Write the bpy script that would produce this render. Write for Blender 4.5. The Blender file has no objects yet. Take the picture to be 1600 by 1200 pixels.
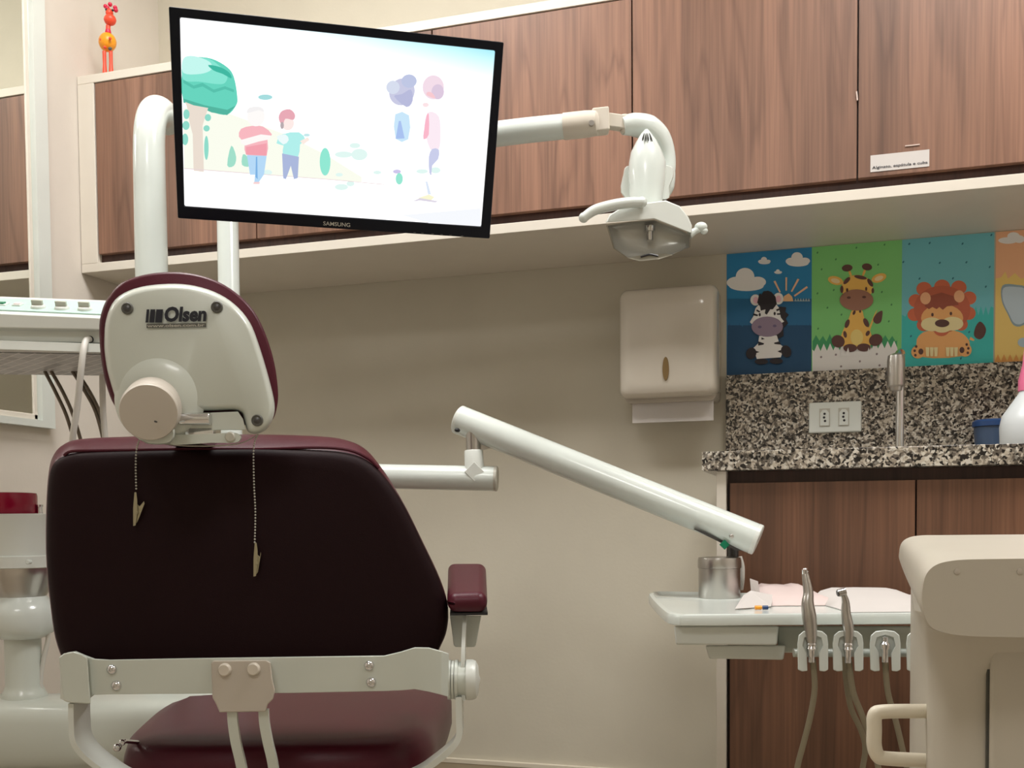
import bpy, bmesh, math, random
import numpy as np
from mathutils import Vector, Matrix
random.seed(4)
S = bpy.context.scene
# ------------------------------------------------------------------ camera
F_PX, CX, CY = 1600.0, 800.0, 875.0
YAW, PITCH, ROLL = [math.radians(a) for a in (17.12, -2.27, -0.46)]
ZC = 0.79
_c, _s = math.cos(YAW), math.sin(YAW)
FW = np.array([-_s*math.cos(PITCH), _c*math.cos(PITCH), math.sin(PITCH)])
R0 = np.array([_c, _s, 0.0]); U0 = np.cross(R0, FW)
RT = R0*math.cos(ROLL)+U0*math.sin(ROLL); UP = -R0*math.sin(ROLL)+U0*math.cos(ROLL)
HD = np.array([-_s, _c, 0.0]); HR = R0.copy(); ZZ = np.array([0, 0, 1.0])
CAM = np.array([0, 0, ZC])
cd = bpy.data.cameras.new('camera'); cam = bpy.data.objects.new('camera', cd)
S.collection.objects.link(cam); S.camera = cam
cd.sensor_fit = 'HORIZONTAL'; cd.sensor_width = 36; cd.lens = 36*F_PX/1600
cd.shift_x = 0; cd.shift_y = (CY-600)/1600.0
cd.clip_start = 0.02
cam.matrix_world = Matrix(((RT[0], UP[0], -FW[0], 0), (RT[1], UP[1], -FW[1], 0), (RT[2], UP[2], -FW[2], ZC), (0, 0, 0, 1)))
# ------------------------------------------------------------------ light
S.view_settings.view_transform = 'Standard'; S.view_settings.look = 'None'
S.view_settings.gamma = 1; S.view_settings.use_curve_mapping = False
S.view_settings.exposure = 0.0
w = bpy.data.worlds.new('world'); S.world = w; w.use_nodes = True
w.node_tree.nodes['Background'].inputs[0].default_value = (0.9, 0.95, 1, 1)
w.node_tree.nodes['Background'].inputs[1].default_value = 0.2
LAMPS = [(-1.05, 1.36, 0.60, 20.0), (0.40, 1.36, 0.60, 22.0), (-0.3, -0.75, 0.60, 9.0)]      # x, y, size, watts (two ceiling panels, then an added rear fill panel)
for (lx, ly, ls, lp) in LAMPS:
    L = bpy.data.lights.new('ceiling_panel_glow', 'AREA'); L.shape = 'SQUARE'; L.size = ls; L.energy = lp
    L.color = (1.0, 0.975, 0.955)
    lo = bpy.data.objects.new('ceiling_panel_glow', L); lo.location = (lx, ly, 2.575); S.collection.objects.link(lo)
# ------------------------------------------------------------------ pixel helpers (turn a photo point into a place at a real distance)
def ray(x, y): return FW+(x-CX)/F_PX*RT-(y-CY)/F_PX*UP
def PY(x, y, Y): d = ray(x, y); return CAM+d*Y/d[1]
def PX(x, y, X): d = ray(x, y); return CAM+d*X/d[0]
def PZ(x, y, Z): d = ray(x, y); return CAM+d*(Z-ZC)/d[2]
def W(x, y, t): d = ray(x, y); return CAM+d*t/(d@HD)
def A(*p): return np.array(p, float)
def nrm(v): v = np.array(v, float); return v/np.linalg.norm(v)
# ------------------------------------------------------------------ materials
def mat(name, col, rough=0.5, metal=0.0, spec=0.5, emit=None, es=0, coat=0, bump=None, sss=0):
    m = bpy.data.materials.new(name); m.use_nodes = True
    nt = m.node_tree; b = nt.nodes['Principled BSDF']
    b.inputs['Base Color'].default_value = (*col, 1); b.inputs['Roughness'].default_value = rough
    b.inputs['Metallic'].default_value = metal; b.inputs['Specular IOR Level'].default_value = spec
    b.inputs['Coat Weight'].default_value = coat; b.inputs['Coat Roughness'].default_value = 0.08
    if emit: b.inputs['Emission Color'].default_value = (*emit, 1); b.inputs['Emission Strength'].default_value = es
    # faint procedural mottling so that no surface is one dead colour
    tc = nt.nodes.new('ShaderNodeTexCoord'); n = nt.nodes.new('ShaderNodeTexNoise'); n.inputs['Scale'].default_value = 9
    mx = nt.nodes.new('ShaderNodeMixRGB'); mx.blend_type = 'MULTIPLY'; mx.inputs[0].default_value = 0.10
    mx.inputs[1].default_value = (*col, 1)
    nt.links.new(tc.outputs['Object'], n.inputs['Vector']); nt.links.new(n.outputs['Fac'], mx.inputs[2])
    nt.links.new(mx.outputs[0], b.inputs['Base Color'])
    if bump:
        n2 = nt.nodes.new('ShaderNodeTexNoise'); n2.inputs['Scale'].default_value = bump[0]
        bp = nt.nodes.new('ShaderNodeBump'); bp.inputs['Strength'].default_value = bump[1]; bp.inputs['Distance'].default_value = 0.002
        nt.links.new(tc.outputs['Object'], n2.inputs['Vector']); nt.links.new(n2.outputs['Fac'], bp.inputs['Height'])
        nt.links.new(bp.outputs[0], b.inputs['Normal'])
    return m
def srgb(r, g, b): return tuple(((c/255+0.055)/1.055)**2.4 if c > 10 else c/255/12.92 for c in (r, g, b))
def wood(name, cols, fine=1.0):
    m = bpy.data.materials.new(name); m.use_nodes = True; nt = m.node_tree; b = nt.nodes['Principled BSDF']
    N = nt.nodes.new; L = nt.links.new
    geo = N('ShaderNodeNewGeometry'); oi = N('ShaderNodeObjectInfo')
    mul = N('ShaderNodeMath'); mul.operation = 'MULTIPLY'; mul.inputs[1].default_value = 37.0; L(oi.outputs['Random'], mul.inputs[0])
    add = N('ShaderNodeVectorMath'); add.operation = 'ADD'; L(geo.outputs['Position'], add.inputs[0]); L(mul.outputs[0], add.inputs[1])
    # broad wandering figure
    mp = N('ShaderNodeMapping'); mp.inputs['Scale'].default_value = (7.5, 7.5, 0.75); L(add.outputs[0], mp.inputs[0])
    n1 = N('ShaderNodeTexNoise'); n1.inputs['Scale'].default_value = 1.0; n1.inputs['Detail'].default_value = 3; n1.inputs['Distortion'].default_value = 0.25; L(mp.outputs[0], n1.inputs['Vector'])
    # ring lines from the figure
    mm = N('ShaderNodeMath'); mm.operation = 'MULTIPLY'; mm.inputs[1].default_value = 13.0; L(n1.outputs['Fac'], mm.inputs[0])
    fr = N('ShaderNodeMath'); fr.operation = 'PINGPONG'; fr.inputs[1].default_value = 1.0; L(mm.outputs[0], fr.inputs[0])
    # fine pores
    mp2 = N('ShaderNodeMapping'); mp2.inputs['Scale'].default_value = (230*fine, 230*fine, 4.5); L(add.outputs[0], mp2.inputs[0])
    n2 = N('ShaderNodeTexNoise'); n2.inputs['Scale'].default_value = 1.0; n2.inputs['Detail'].default_value = 2; L(mp2.outputs[0], n2.inputs['Vector'])
    mp3 = N('ShaderNodeMapping'); mp3.inputs['Scale'].default_value = (60, 60, 1.3); L(add.outputs[0], mp3.inputs[0])
    n3 = N('ShaderNodeTexNoise'); n3.inputs['Scale'].default_value = 1.0; n3.inputs['Detail'].default_value = 2; L(mp3.outputs[0], n3.inputs['Vector'])
    r1 = N('ShaderNodeValToRGB'); L(n1.outputs['Fac'], r1.inputs[0])
    r1.color_ramp.elements[0].position = 0.32; r1.color_ramp.elements[0].color = (*cols[1], 1)
    r1.color_ramp.elements[1].position = 0.66; r1.color_ramp.elements[1].color = (*cols[0], 1)
    r2 = N('ShaderNodeValToRGB'); L(fr.outputs[0], r2.inputs[0])
    r2.color_ramp.elements[0].position = 0.0; r2.color_ramp.elements[0].color = (0.62, 0.60, 0.60, 1)
    r2.color_ramp.elements[1].position = 0.30; r2.color_ramp.elements[1].color = (1, 1, 1, 1)
    x1 = N('ShaderNodeMixRGB'); x1.blend_type = 'MULTIPLY'; x1.inputs[0].default_value = 0.62; L(r1.outputs[0], x1.inputs[1]); L(r2.outputs[0], x1.inputs[2])
    r3 = N('ShaderNodeValToRGB'); L(n2.outputs['Fac'], r3.inputs[0])
    r3.color_ramp.elements[0].position = 0.35; r3.color_ramp.elements[0].color = (0.80, 0.79, 0.79, 1)
    r3.color_ramp.elements[1].position = 0.62; r3.color_ramp.elements[1].color = (1.12, 1.1, 1.08, 1)
    x2 = N('ShaderNodeMixRGB'); x2.blend_type = 'MULTIPLY'; x2.inputs[0].default_value = 0.7; L(x1.outputs[0], x2.inputs[1]); L(r3.outputs[0], x2.inputs[2])
    r4 = N('ShaderNodeValToRGB'); L(n3.outputs['Fac'], r4.inputs[0])
    r4.color_ramp.elements[0].position = 0.35; r4.color_ramp.elements[0].color = (0.75, 0.74, 0.74, 1)
    r4.color_ramp.elements[1].position = 0.65; r4.color_ramp.elements[1].color = (1.1, 1.1, 1.1, 1)
    x3 = N('ShaderNodeMixRGB'); x3.blend_type = 'MULTIPLY'; x3.inputs[0].default_value = 0.55; L(x2.outputs[0], x3.inputs[1]); L(r4.outputs[0], x3.inputs[2])
    L(x3.outputs[0], b.inputs['Base Color']); b.inputs['Roughness'].default_value = 0.42
    return m
def granite(name):
    m = bpy.data.materials.new(name); m.use_nodes = True; nt = m.node_tree; b = nt.nodes['Principled BSDF']
    N = nt.nodes.new; L = nt.links.new; geo = N('ShaderNodeNewGeometry')
    dn = N('ShaderNodeTexNoise'); dn.inputs['Scale'].default_value = 110; L(geo.outputs['Position'], dn.inputs['Vector'])
    sc = N('ShaderNodeVectorMath'); sc.operation = 'SCALE'; sc.inputs['Scale'].default_value = 0.009; L(dn.outputs['Color'], sc.inputs[0])
    ad = N('ShaderNodeVectorMath'); ad.operation = 'ADD'; L(geo.outputs['Position'], ad.inputs[0]); L(sc.outputs[0], ad.inputs[1])
    v = N('ShaderNodeTexVoronoi'); v.inputs['Scale'].default_value = 215; L(ad.outputs[0], v.inputs['Vector'])
    sx = N('ShaderNodeSeparateColor'); L(v.outputs['Color'], sx.inputs[0])
    r = N('ShaderNodeValToRGB'); L(sx.outputs[0], r.inputs[0]); r.color_ramp.interpolation = 'CONSTANT'
    e = r.color_ramp.elements; e[0].position = 0; e[0].color = (*srgb(38, 34, 32), 1); e[1].position = 0.24; e[1].color = (*srgb(105, 97, 88), 1)
    for p, c in ((0.42, srgb(150, 140, 126)), (0.62, srgb(188, 178, 162)), (0.82, srgb(208, 202, 190))):
        q = e.new(p); q.color = (*c, 1)
    n = N('ShaderNodeTexNoise'); n.inputs['Scale'].default_value = 75; n.inputs['Detail'].default_value = 3; L(geo.outputs['Position'], n.inputs['Vector'])
    r2 = N('ShaderNodeValToRGB'); L(n.outputs['Fac'], r2.inputs[0]); r2.color_ramp.elements[0].position = 0.41; r2.color_ramp.elements[0].color = (0.12, 0.11, 0.11, 1)
    r2.color_ramp.elements[1].position = 0.47; r2.color_ramp.elements[1].color = (1, 1, 1, 1)
    x = N('ShaderNodeMixRGB'); x.blend_type = 'MULTIPLY'; x.inputs[0].default_value = 0.7; L(r.outputs[0], x.inputs[1]); L(r2.outputs[0], x.inputs[2])
    L(x.outputs[0], b.inputs['Base Color']); b.inputs['Roughness'].default_value = 0.22
    return m
def plaster(name, col):
    m = mat(name, col, 0.75, bump=(120, 0.12)); return m
def clear(name, tint=(1, 1, 1), k=0.25):
    m = bpy.data.materials.new(name); m.use_nodes = True; nt = m.node_tree; nt.nodes.remove(nt.nodes['Principled BSDF'])
    t = nt.nodes.new('ShaderNodeBsdfTransparent'); t.inputs[0].default_value = (*tint, 1)
    g = nt.nodes.new('ShaderNodeBsdfGlossy'); g.inputs['Roughness'].default_value = 0.06
    lw = nt.nodes.new('ShaderNodeLayerWeight'); lw.inputs[0].default_value = k
    mx = nt.nodes.new('ShaderNodeMixShader'); nt.links.new(lw.outputs['Fresnel'], mx.inputs[0])
    nt.links.new(t.outputs[0], mx.inputs[1]); nt.links.new(g.outputs[0], mx.inputs[2])
    nt.links.new(mx.outputs[0], nt.nodes['Material Output'].inputs[0]); return m
M = dict(
    wall=plaster('beige_wall_paint', srgb(206, 200, 183)), wall_l=plaster('pale_wall_paint', srgb(220, 212, 201)),
    ceil=plaster('ceiling_paint', (0.8, 0.79, 0.76)), floor=mat('floor_tile', srgb(170, 158, 140), 0.35),
    skirt=mat('skirting_tile', srgb(176, 162, 138), 0.4), skirt_lit=mat('skirting_cap_lit', srgb(226, 218, 200), 0.4),  # cap paler than the tile: light on the top edge put into colour
    white=mat('white_plastic', srgb(222, 227, 221), 0.32), mdf=mat('cream_white_board', srgb(226, 219, 206), 0.45),
    cream=mat('cream_plastic', srgb(214, 206, 192), 0.38), cover=mat('ivory_glossy_plastic', srgb(216, 209, 196), 0.12), enamel=mat('white_enamel', srgb(222, 230, 225), 0.22, coat=0.4),
    shell=mat('grey_white_shell', srgb(206, 212, 203), 0.3, coat=0.3), knobc=mat('beige_grey_plastic', srgb(196, 188, 176), 0.45),
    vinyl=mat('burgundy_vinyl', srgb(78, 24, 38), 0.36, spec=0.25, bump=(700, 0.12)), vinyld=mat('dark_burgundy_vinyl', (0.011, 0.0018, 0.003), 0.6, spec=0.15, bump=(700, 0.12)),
    red=mat('dark_red_plastic', srgb(150, 10, 50), 0.25), chrome=mat('chrome', (0.75, 0.75, 0.76), 0.12, 1), steel=mat('brushed_steel', (0.55, 0.53, 0.5), 0.3, 1),
    dsteel=mat('dark_metal', (0.1, 0.1, 0.1), 0.4, 0.8), black=mat('black_plastic', (0.012, 0.013, 0.018), 0.35), dark=mat('dark_gap', (0.02, 0.017, 0.015), 0.8),
    bezel=mat('black_glossy_bezel', (0.003, 0.005, 0.011), 0.3, spec=0.25), navy=mat('navy_ink', srgb(14, 18, 34), 0.5), greyink=mat('grey_ink', srgb(90, 90, 84), 0.5),
    silverink=mat('silver_ink', srgb(190, 188, 176), 0.35), hose=mat('grey_beige_hose', srgb(150, 142, 120), 0.5), hosew=mat('white_hose', srgb(214, 212, 204), 0.45),
    hosed=mat('dark_hose', srgb(110, 100, 86), 0.35, 0.3), mint=mat('mint_panel', srgb(184, 216, 205), 0.35), green=mat('green_button', srgb(0, 120, 84), 0.3),
    paper=mat('white_paper', srgb(208, 203, 199), 0.8), pinkpaper=mat('pale_pink_pouch', srgb(226, 208, 204), 0.5), cart=mat('cart_plastic', srgb(200, 194, 180), 0.4), ivory=mat('ivory_plastic', srgb(228, 220, 200), 0.35), brass=mat('old_brass', srgb(150, 125, 85), 0.4, 0.5),
    orange=mat('orange_rubber', srgb(240, 80, 50), 0.4), yellow=mat('yellow_rubber', srgb(245, 160, 30), 0.35), crimson=mat('crimson_rubber', srgb(215, 30, 70), 0.4),
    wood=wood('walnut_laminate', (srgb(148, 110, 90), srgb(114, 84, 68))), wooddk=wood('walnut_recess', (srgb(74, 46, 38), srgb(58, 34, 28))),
    wood_shaded=wood('walnut_laminate_shaded', (srgb(130, 92, 70), srgb(100, 70, 52))),  # darker walnut copy: worktop shade put into the base door colour
    granite=granite('speckled_granite'), lens=clear('clear_plastic_lens', (0.95, 0.95, 0.93), 0.25), bag=clear('clear_film', (0.93, 0.9, 0.9), 0.3),
    reflector=mat('grey_reflector', (0.72, 0.72, 0.69), 0.25, 0.2), pink=mat('pink_trigger', srgb(236, 120, 160), 0.35), blue=mat('blue_plastic', srgb(30, 62, 108), 0.35),
    bottle=mat('milky_bottle', srgb(214, 220, 222), 0.3), tape=mat('tape', srgb(210, 190, 180), 0.3))
mm_ = bpy.data.materials.new('mirror_glass'); mm_.use_nodes = True
_b = mm_.node_tree.nodes['Principled BSDF']; _b.inputs['Metallic'].default_value = 1; _b.inputs['Roughness'].default_value = 0.01; _b.inputs['Base Color'].default_value = (0.9, 0.92, 0.88, 1)
M['mirror'] = mm_
# ------------------------------------------------------------------ mesh builder
WO = {}
class B:
    def __init__(s): s.v = []; s.f = []; s.m = []
    def add(s, V, Fs, mi=0):
        o = len(s.v); s.v += [tuple(map(float, p)) for p in V]
        for f in Fs: s.f.append([i+o for i in f]); s.m.append(mi)
        return s
    def hexa(s, P, mi=0):
        return s.add(P, [(0, 1, 2, 3), (7, 6, 5, 4), (0, 4, 5, 1), (1, 5, 6, 2), (2, 6, 7, 3), (3, 7, 4, 0)], mi)
    def box(s, c, size, ax=None, mi=0):
        c = A(*c); X, Y, Z = ax if ax is not None else (A(1, 0, 0), A(0, 1, 0), A(0, 0, 1))
        a, b, d = size[0]/2, size[1]/2, size[2]/2
        P = [c+X*i*a+Y*j*b+Z*k*d for k in (-1, 1) for i, j in ((-1, -1), (1, -1), (1, 1), (-1, 1))]
        return s.hexa(P, mi)
    def box2(s, lo, hi, mi=0):
        lo = A(*lo); hi = A(*hi); return s.box((lo+hi)/2, np.abs(hi-lo), mi=mi)
    def loft(s, rings, caps=(True, True), mi=0, closed=True):
        n = len(rings[0]); V = [p for r in rings for p in r]; Fs = []
        for i in range(len(rings)-1):
            for j in range(n if closed else n-1):
                k = (j+1) % n; Fs.append((i*n+j, i*n+k, (i+1)*n+k, (i+1)*n+j))
        if caps[0]: Fs.append(tuple(range(n))[::-1])
        if caps[1]: Fs.append(tuple(range((len(rings)-1)*n, len(rings)*n)))
        return s.add(V, Fs, mi)
    def circ(s, c, ax, r, n=24, r2=None, ref=None):
        ax = nrm(ax); ref = ZZ if ref is None else ref
        if abs(ax@nrm(ref)) > .95: ref = A(1, 0, 0) if abs(ax[0]) < .9 else A(0, 1, 0)
        u = nrm(np.cross(ref, ax)); w_ = np.cross(ax, u); r2 = r if r2 is None else r2
        return [A(*c)+u*r*math.cos(2*math.pi*i/n)+w_*r2*math.sin(2*math.pi*i/n) for i in range(n)]
    def cyl(s, p0, p1, r0, r1=None, n=24, mi=0):
        r1 = r0 if r1 is None else r1; p0 = A(*p0); p1 = A(*p1)
        return s.loft([s.circ(p0, p1-p0, r0, n), s.circ(p1, p1-p0, r1, n)], mi=mi)
    def lathe(s, o, ax, prof, n=32, mi=0):
        o = A(*o); ax = nrm(ax)
        return s.loft([s.circ(o+ax*h, ax, max(r, 1e-4), n) for r, h in prof], mi=mi)
    def tube(s, path, r, n=12, mi=0, smooth=4, flat=None):
        P = cr(path, smooth, False) if smooth > 1 else [A(*p) for p in path]
        m = len(P); rr = r if isinstance(r, (list, tuple)) else [r]*2
        rad = [float(np.interp(i/(m-1), np.linspace(0, 1, len(rr)), rr)) for i in range(m)]
        rings = []; u = None
        for i in range(m):
            t = nrm(P[min(i+1, m-1)]-P[max(i-1, 0)])
            if u is None:
                u = np.cross(t, ZZ); u = nrm(u) if np.linalg.norm(u) > .1 else A(1, 0, 0)
            u = nrm(u-t*(u@t)); w_ = np.cross(t, u)
            rings.append([P[i]+(u*math.cos(2*math.pi*k/n)+w_*math.sin(2*math.pi*k/n)*(flat or 1))*rad[i] for k in range(n)])
        return s.loft(rings, mi=mi)
    def ball(s, c, r, ax=None, n=20, m=12, mi=0):
        c = A(*c); X, Y, Z = ax if ax is not None else (A(1, 0, 0), A(0, 1, 0), A(0, 0, 1))
        r = r if isinstance(r, (list, tuple)) else (r, r, r)
        rings = []
        for i in range(m+1):
            a = math.pi*i/m; q = max(math.sin(a), 1e-3)
            rings.append([c+X*r[0]*q*math.cos(2*math.pi*k/n)+Y*r[1]*q*math.sin(2*math.pi*k/n)+Z*r[2]*math.cos(a) for k in range(n)])
        return s.loft(rings, mi=mi)
    def ext(s, ring, vec, mi=0):
        return s.loft([ring, [p+vec for p in ring]], mi=mi)
    def band(s, path, wv, th, smooth=5, mi=0):
        P = cr(path, smooth, False) if smooth > 1 else [A(*p) for p in path]
        wv = A(*wv); wn = nrm(wv); rings = []
        for i in range(len(P)):
            t = nrm(P[min(i+1, len(P)-1)]-P[max(i-1, 0)]); nn = nrm(np.cross(t, wn))*th/2
            rings.append([P[i]-nn-wv/2, P[i]+nn-wv/2, P[i]+nn+wv/2, P[i]-nn+wv/2])
        return s.loft(rings, mi=mi)
    def text(s, txt, o, right, up, width=None, height=None, depth=0.0004, mi=0, bold=0.0, align='LEFT'):
        cu = bpy.data.curves.new('t', 'FONT'); cu.body = txt; cu.extrude = 0.0; cu.offset = bold; cu.resolution_u = 3
        ob = bpy.data.objects.new('t', cu); S.collection.objects.link(ob)
        dg = bpy.context.evaluated_depsgraph_get(); me = bpy.data.meshes.new_from_object(ob.evaluated_get(dg))
        V = np.array([v.co[:] for v in me.vertices]); Fs = [tuple(p.vertices) for p in me.polygons]
        x0, y0 = V[:, 0].min(), V[:, 1].min(); ww = V[:, 0].max()-x0; hh = V[:, 1].max()-y0
        kx = (width/ww) if width else height/hh; ky = (height/hh) if height else kx
        n = np.cross(nrm(right), nrm(up))
        s.add([A(*o)+nrm(right)*(v[0]-x0)*kx+nrm(up)*(v[1]-y0)*ky+n*depth for v in V], Fs, mi)
        bpy.data.objects.remove(ob); bpy.data.curves.remove(cu); bpy.data.meshes.remove(me); return s
    def build(s, name, mats, parent=None, base=None, smooth=True, bevel=0, seg=3, angle=38, recalc=True, solid=0):
        V = np.array(s.v); lo, hi = V.min(0), V.max(0)
        o = A(*base) if base is not None else A((lo[0]+hi[0])/2, (lo[1]+hi[1])/2, lo[2])
        me = bpy.data.meshes.new(name); me.from_pydata([tuple(p) for p in (V-o)], [], s.f)
        for i, p in enumerate(me.polygons): p.material_index = s.m[i]
        if not isinstance(mats, (list, tuple)): mats = [mats]
        for q in mats: me.materials.append(M[q] if isinstance(q, str) else q)
        if recalc:
            bm = bmesh.new(); bm.from_mesh(me); bmesh.ops.recalc_face_normals(bm, faces=bm.faces); bm.to_mesh(me); bm.free()
        if smooth:
            for p in me.polygons: p.use_smooth = True
            me.set_sharp_from_angle(angle=math.radians(angle))
        ob = bpy.data.objects.new(name, me); S.collection.objects.link(ob)
        if parent is not None:
            ob.parent = parent; ob.location = Vector(o-WO[parent.as_pointer()])
        else: ob.location = Vector(o)
        WO[ob.as_pointer()] = o
        if bevel:
            bv = ob.modifiers.new('bevel', 'BEVEL'); bv.width = bevel; bv.segments = seg; bv.limit_method = 'ANGLE'; bv.angle_limit = math.radians(30); bv.harden_normals = True
        return ob
def cr(pts, k=5, closed=True):
    P = [A(*p) for p in pts]; n = len(P); out = []
    rng = range(n) if closed else range(n-1)
    for i in rng:
        if closed: a, b, c, d = P[i-1], P[i], P[(i+1) % n], P[(i+2) % n]
        else: a, b, c, d = P[max(i-1, 0)], P[i], P[i+1], P[min(i+2, n-1)]
        for j in range(k):
            t = j/k; out.append(0.5*((2*b)+(-a+c)*t+(2*a-5*b+4*c-d)*t*t+(-a+3*b-3*c+d)*t**3))
    if not closed: out.append(P[-1])
    return out
def empty(name, loc, label, cat, group=None):
    o = bpy.data.objects.new(name, None); S.collection.objects.link(o); o.location = Vector(A(*loc)); o.empty_display_size = 0.05
    WO[o.as_pointer()] = A(*loc); tag(o, label, cat, group); return o
def tag(o, label, cat, group=None):
    o['label'] = label; o['category'] = cat
    if group: o['group'] = group
    return o
def struct(o): o['kind'] = 'structure'; return o
def ring(pts, t, k=0):
    if k: pts = [tuple(p) for p in cr([(x, y, 0) for x, y in pts], k, True)]
    return [W(p[0], p[1], t) for p in pts]
def roff(pts, t, d, k=4):
    P = [tuple(p) for p in cr([(x, y, 0) for x, y in pts], k, True)]; n = len(P); out = []
    ar_ = sum(P[i][0]*P[(i+1) % n][1]-P[(i+1) % n][0]*P[i][1] for i in range(n)); sg = 1 if ar_ > 0 else -1
    for i in range(n):
        a, b = P[i-2], P[(i+2) % n]; dx, dy = b[0]-a[0], b[1]-a[1]; l = math.hypot(dx, dy) or 1
        out.append(W(P[i][0]-sg*dy/l*d, P[i][1]+sg*dx/l*d, t))
    return out
def scl(r, k, c=None, kz=None):
    c = sum(r)/len(r) if c is None else c
    kz = k if kz is None else kz
    return [c+A((p-c)[0]*k, (p-c)[1]*k, (p-c)[2]*kz) for p in r]
def sh(r, v): return [p+v for p in r]

# ================================================================== SETTING
XL, XR, YB, YR, HC, D = -1.755, 1.5, 2.45, -1.7, 2.6, 2.45
struct(B().box2((XL-.1, YR-.1, -.1), (XR+.1, YB+.1, 0)).build('floor', 'floor', smooth=False))
struct(B().box2((XL-.1, YR-.1, HC), (XR+.1, YB+.1, HC+.1)).build('ceiling', 'ceil', smooth=False))
struct(B().box2((XL-.1, YB, 0), (XR+.1, YB+.1, HC)).build('wall_back', 'wall', smooth=False))
struct(B().box2((XL-.1, YR, 0), (XL, YB, HC)).build('wall_left', 'wall_l', smooth=False))
struct(B().box2((XR, YR, 0), (XR+.1, YB, HC)).build('wall_right', 'wall_l', smooth=False))
struct(B().box2((XL-.1, YR-.1, 0), (XR+.1, YR, HC)).build('wall_rear', 'wall', smooth=False))
struct(B().box2((XL+.014, YB-.012, 0), (-.2, YB, .169)).box2((XL+.014, YB-.013, .169), (-.2, YB, .179), mi=1).build('baseboard_back', ['skirt', 'skirt_lit'], smooth=False))
struct(B().box2((XL, YR, 0), (XL+.012, YB, .169)).box2((XL, YR, .169), (XL+.013, YB, .179), mi=1).build('baseboard_left', ['skirt', 'skirt_lit'], smooth=False))
for i, (lx, ly, ls, lp) in enumerate(LAMPS):
    e = empty('ceiling_light', (lx, ly, 2.585), ('square ceiling light panel above the dental chair', 'square ceiling light panel above the instrument tray', 'added square fill light panel behind the viewer')[i], 'ceiling light', 'ceiling light panels')
    B().box((lx, ly, 2.59), (ls+.04, ls+.04, .02)).build('frame', 'white', e, bevel=.003)
    mb = mat('lit_diffuser', (0.9, 0.9, 0.88), 0.5, emit=(1, .965, .925), es=6)
    B().box((lx, ly, 2.582), (ls, ls, .006)).build('diffuser', mb, e, smooth=False)

# ---- mirror on the left wall
a = PX(87, 670, XL+.02); ym = a[1]; zb = a[2]
e = empty('wall_mirror', (XL, (1.2+ym)/2, zb), 'framed wall mirror on the left wall reflecting the wooden cabinets', 'mirror')
zt = 2.03; y0m = 1.15; fwid = .040
def yzr(x, y0, y1, z0, z1): return [A(x, y0, z0), A(x, y1, z0), A(x, y1, z1), A(x, y0, z1)]
b_ = B(); b_.loft([yzr(XL+.001, y0m, ym, zb, zt), yzr(XL+.02, y0m, ym, zb, zt), yzr(XL+.02, y0m+fwid, ym-fwid, zb+.016, zt-.03), yzr(XL+.001, y0m+fwid, ym-fwid, zb+.016, zt-.03)], caps=(False, False))
b_.build('frame', 'white', e, smooth=False)
b_ = B(); b_.box2((XL, ym-fwid-.016, zb+.0165), (XL+.010, ym-fwid-.004, zt-.03)); b_.box2((XL, y0m+fwid+.004, zb+.016), (XL+.010, ym-fwid-.004, zb+.030))
b_.build('inner_trim', 'mdf', e, bevel=.002)
B().box2((XL+.001, y0m+.02, zb+.01), (XL+.007, ym-.02, zt-.01)).build('glass', 'mirror', e, smooth=False)

# ================================================================== UPPER CABINET
YF, XC0, XC1 = 2.12, -1.753, 1.2
e = empty('wall_cabinet', ((XC0+XC1)/2, YB, 1.403), 'long walnut wall cabinet with cream white panels along the back wall', 'cabinet')
b_ = B(); b_.box2((XC0, YF, 1.403), (XC1, YB-.001, 1.424)); b_.box2((XC0, YF, 1.857), (XC1, YB-.001, 1.877)); b_.box2((XC0, YF, 1.424), (-1.706, YB-.001, 1.857)); b_.box2((-1.706, YB-.02, 1.424), (XC1, YB-.001, 1.857))
b_.build('body', 'mdf', e, bevel=.0012)
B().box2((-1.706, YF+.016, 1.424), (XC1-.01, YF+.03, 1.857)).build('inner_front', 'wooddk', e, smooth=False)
seams = [-1.704, -1.266, -.826, -.387, .053, .493, .93]
dz0, dz1 = 1.445, 1.854
for i in range(6):
    dr = B().box2((seams[i]+.0015, YF+.001, dz0), (seams[i+1]-.0015, YF+.018, dz1)).build('door', 'wood', e, bevel=.0008)
    if i == 4:
        o = PY(1360, 269, YF-.0005); r_ = PY(1452, 262, YF-.0005); u_ = PY(1360, 243, YF-.0005)
        x0, x1 = o[0], r_[0]; z0 = o[2]; z1 = u_[2]
        st = B().box2((x0, YF-.0002, z0), (x1, YF+.001, z1)).build('label_sticker', 'paper', dr, smooth=False)
        st['label'] = 'white paper label with printed words'
        B().text('Alginato, espátula e cuba', (x0+.003, YF-.0004, z0+.0035), (1, 0, 0), (0, 0, 1), width=(x1-x0)-.006, height=.0072, mi=0, bold=.012).build('label_lettering', 'navy', dr, smooth=False)
        p = PY(1416, 228, YF)
        B().box((p[0]+.011, YF-.0001, p[2]), (.026, .0015, .0022)).build('tape_scrap', 'tape', dr, smooth=False)
    if i == 3:
        p = PY(1342, 150, YF)
        B().box((.0535-.002, YF-.001, p[2]), (.0025, .003, .017), (nrm((1, 0, .1)), A(0, 1, 0), nrm((-.1, 0, 1)))).build('edge_chip', 'tape', dr, smooth=False)

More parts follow.
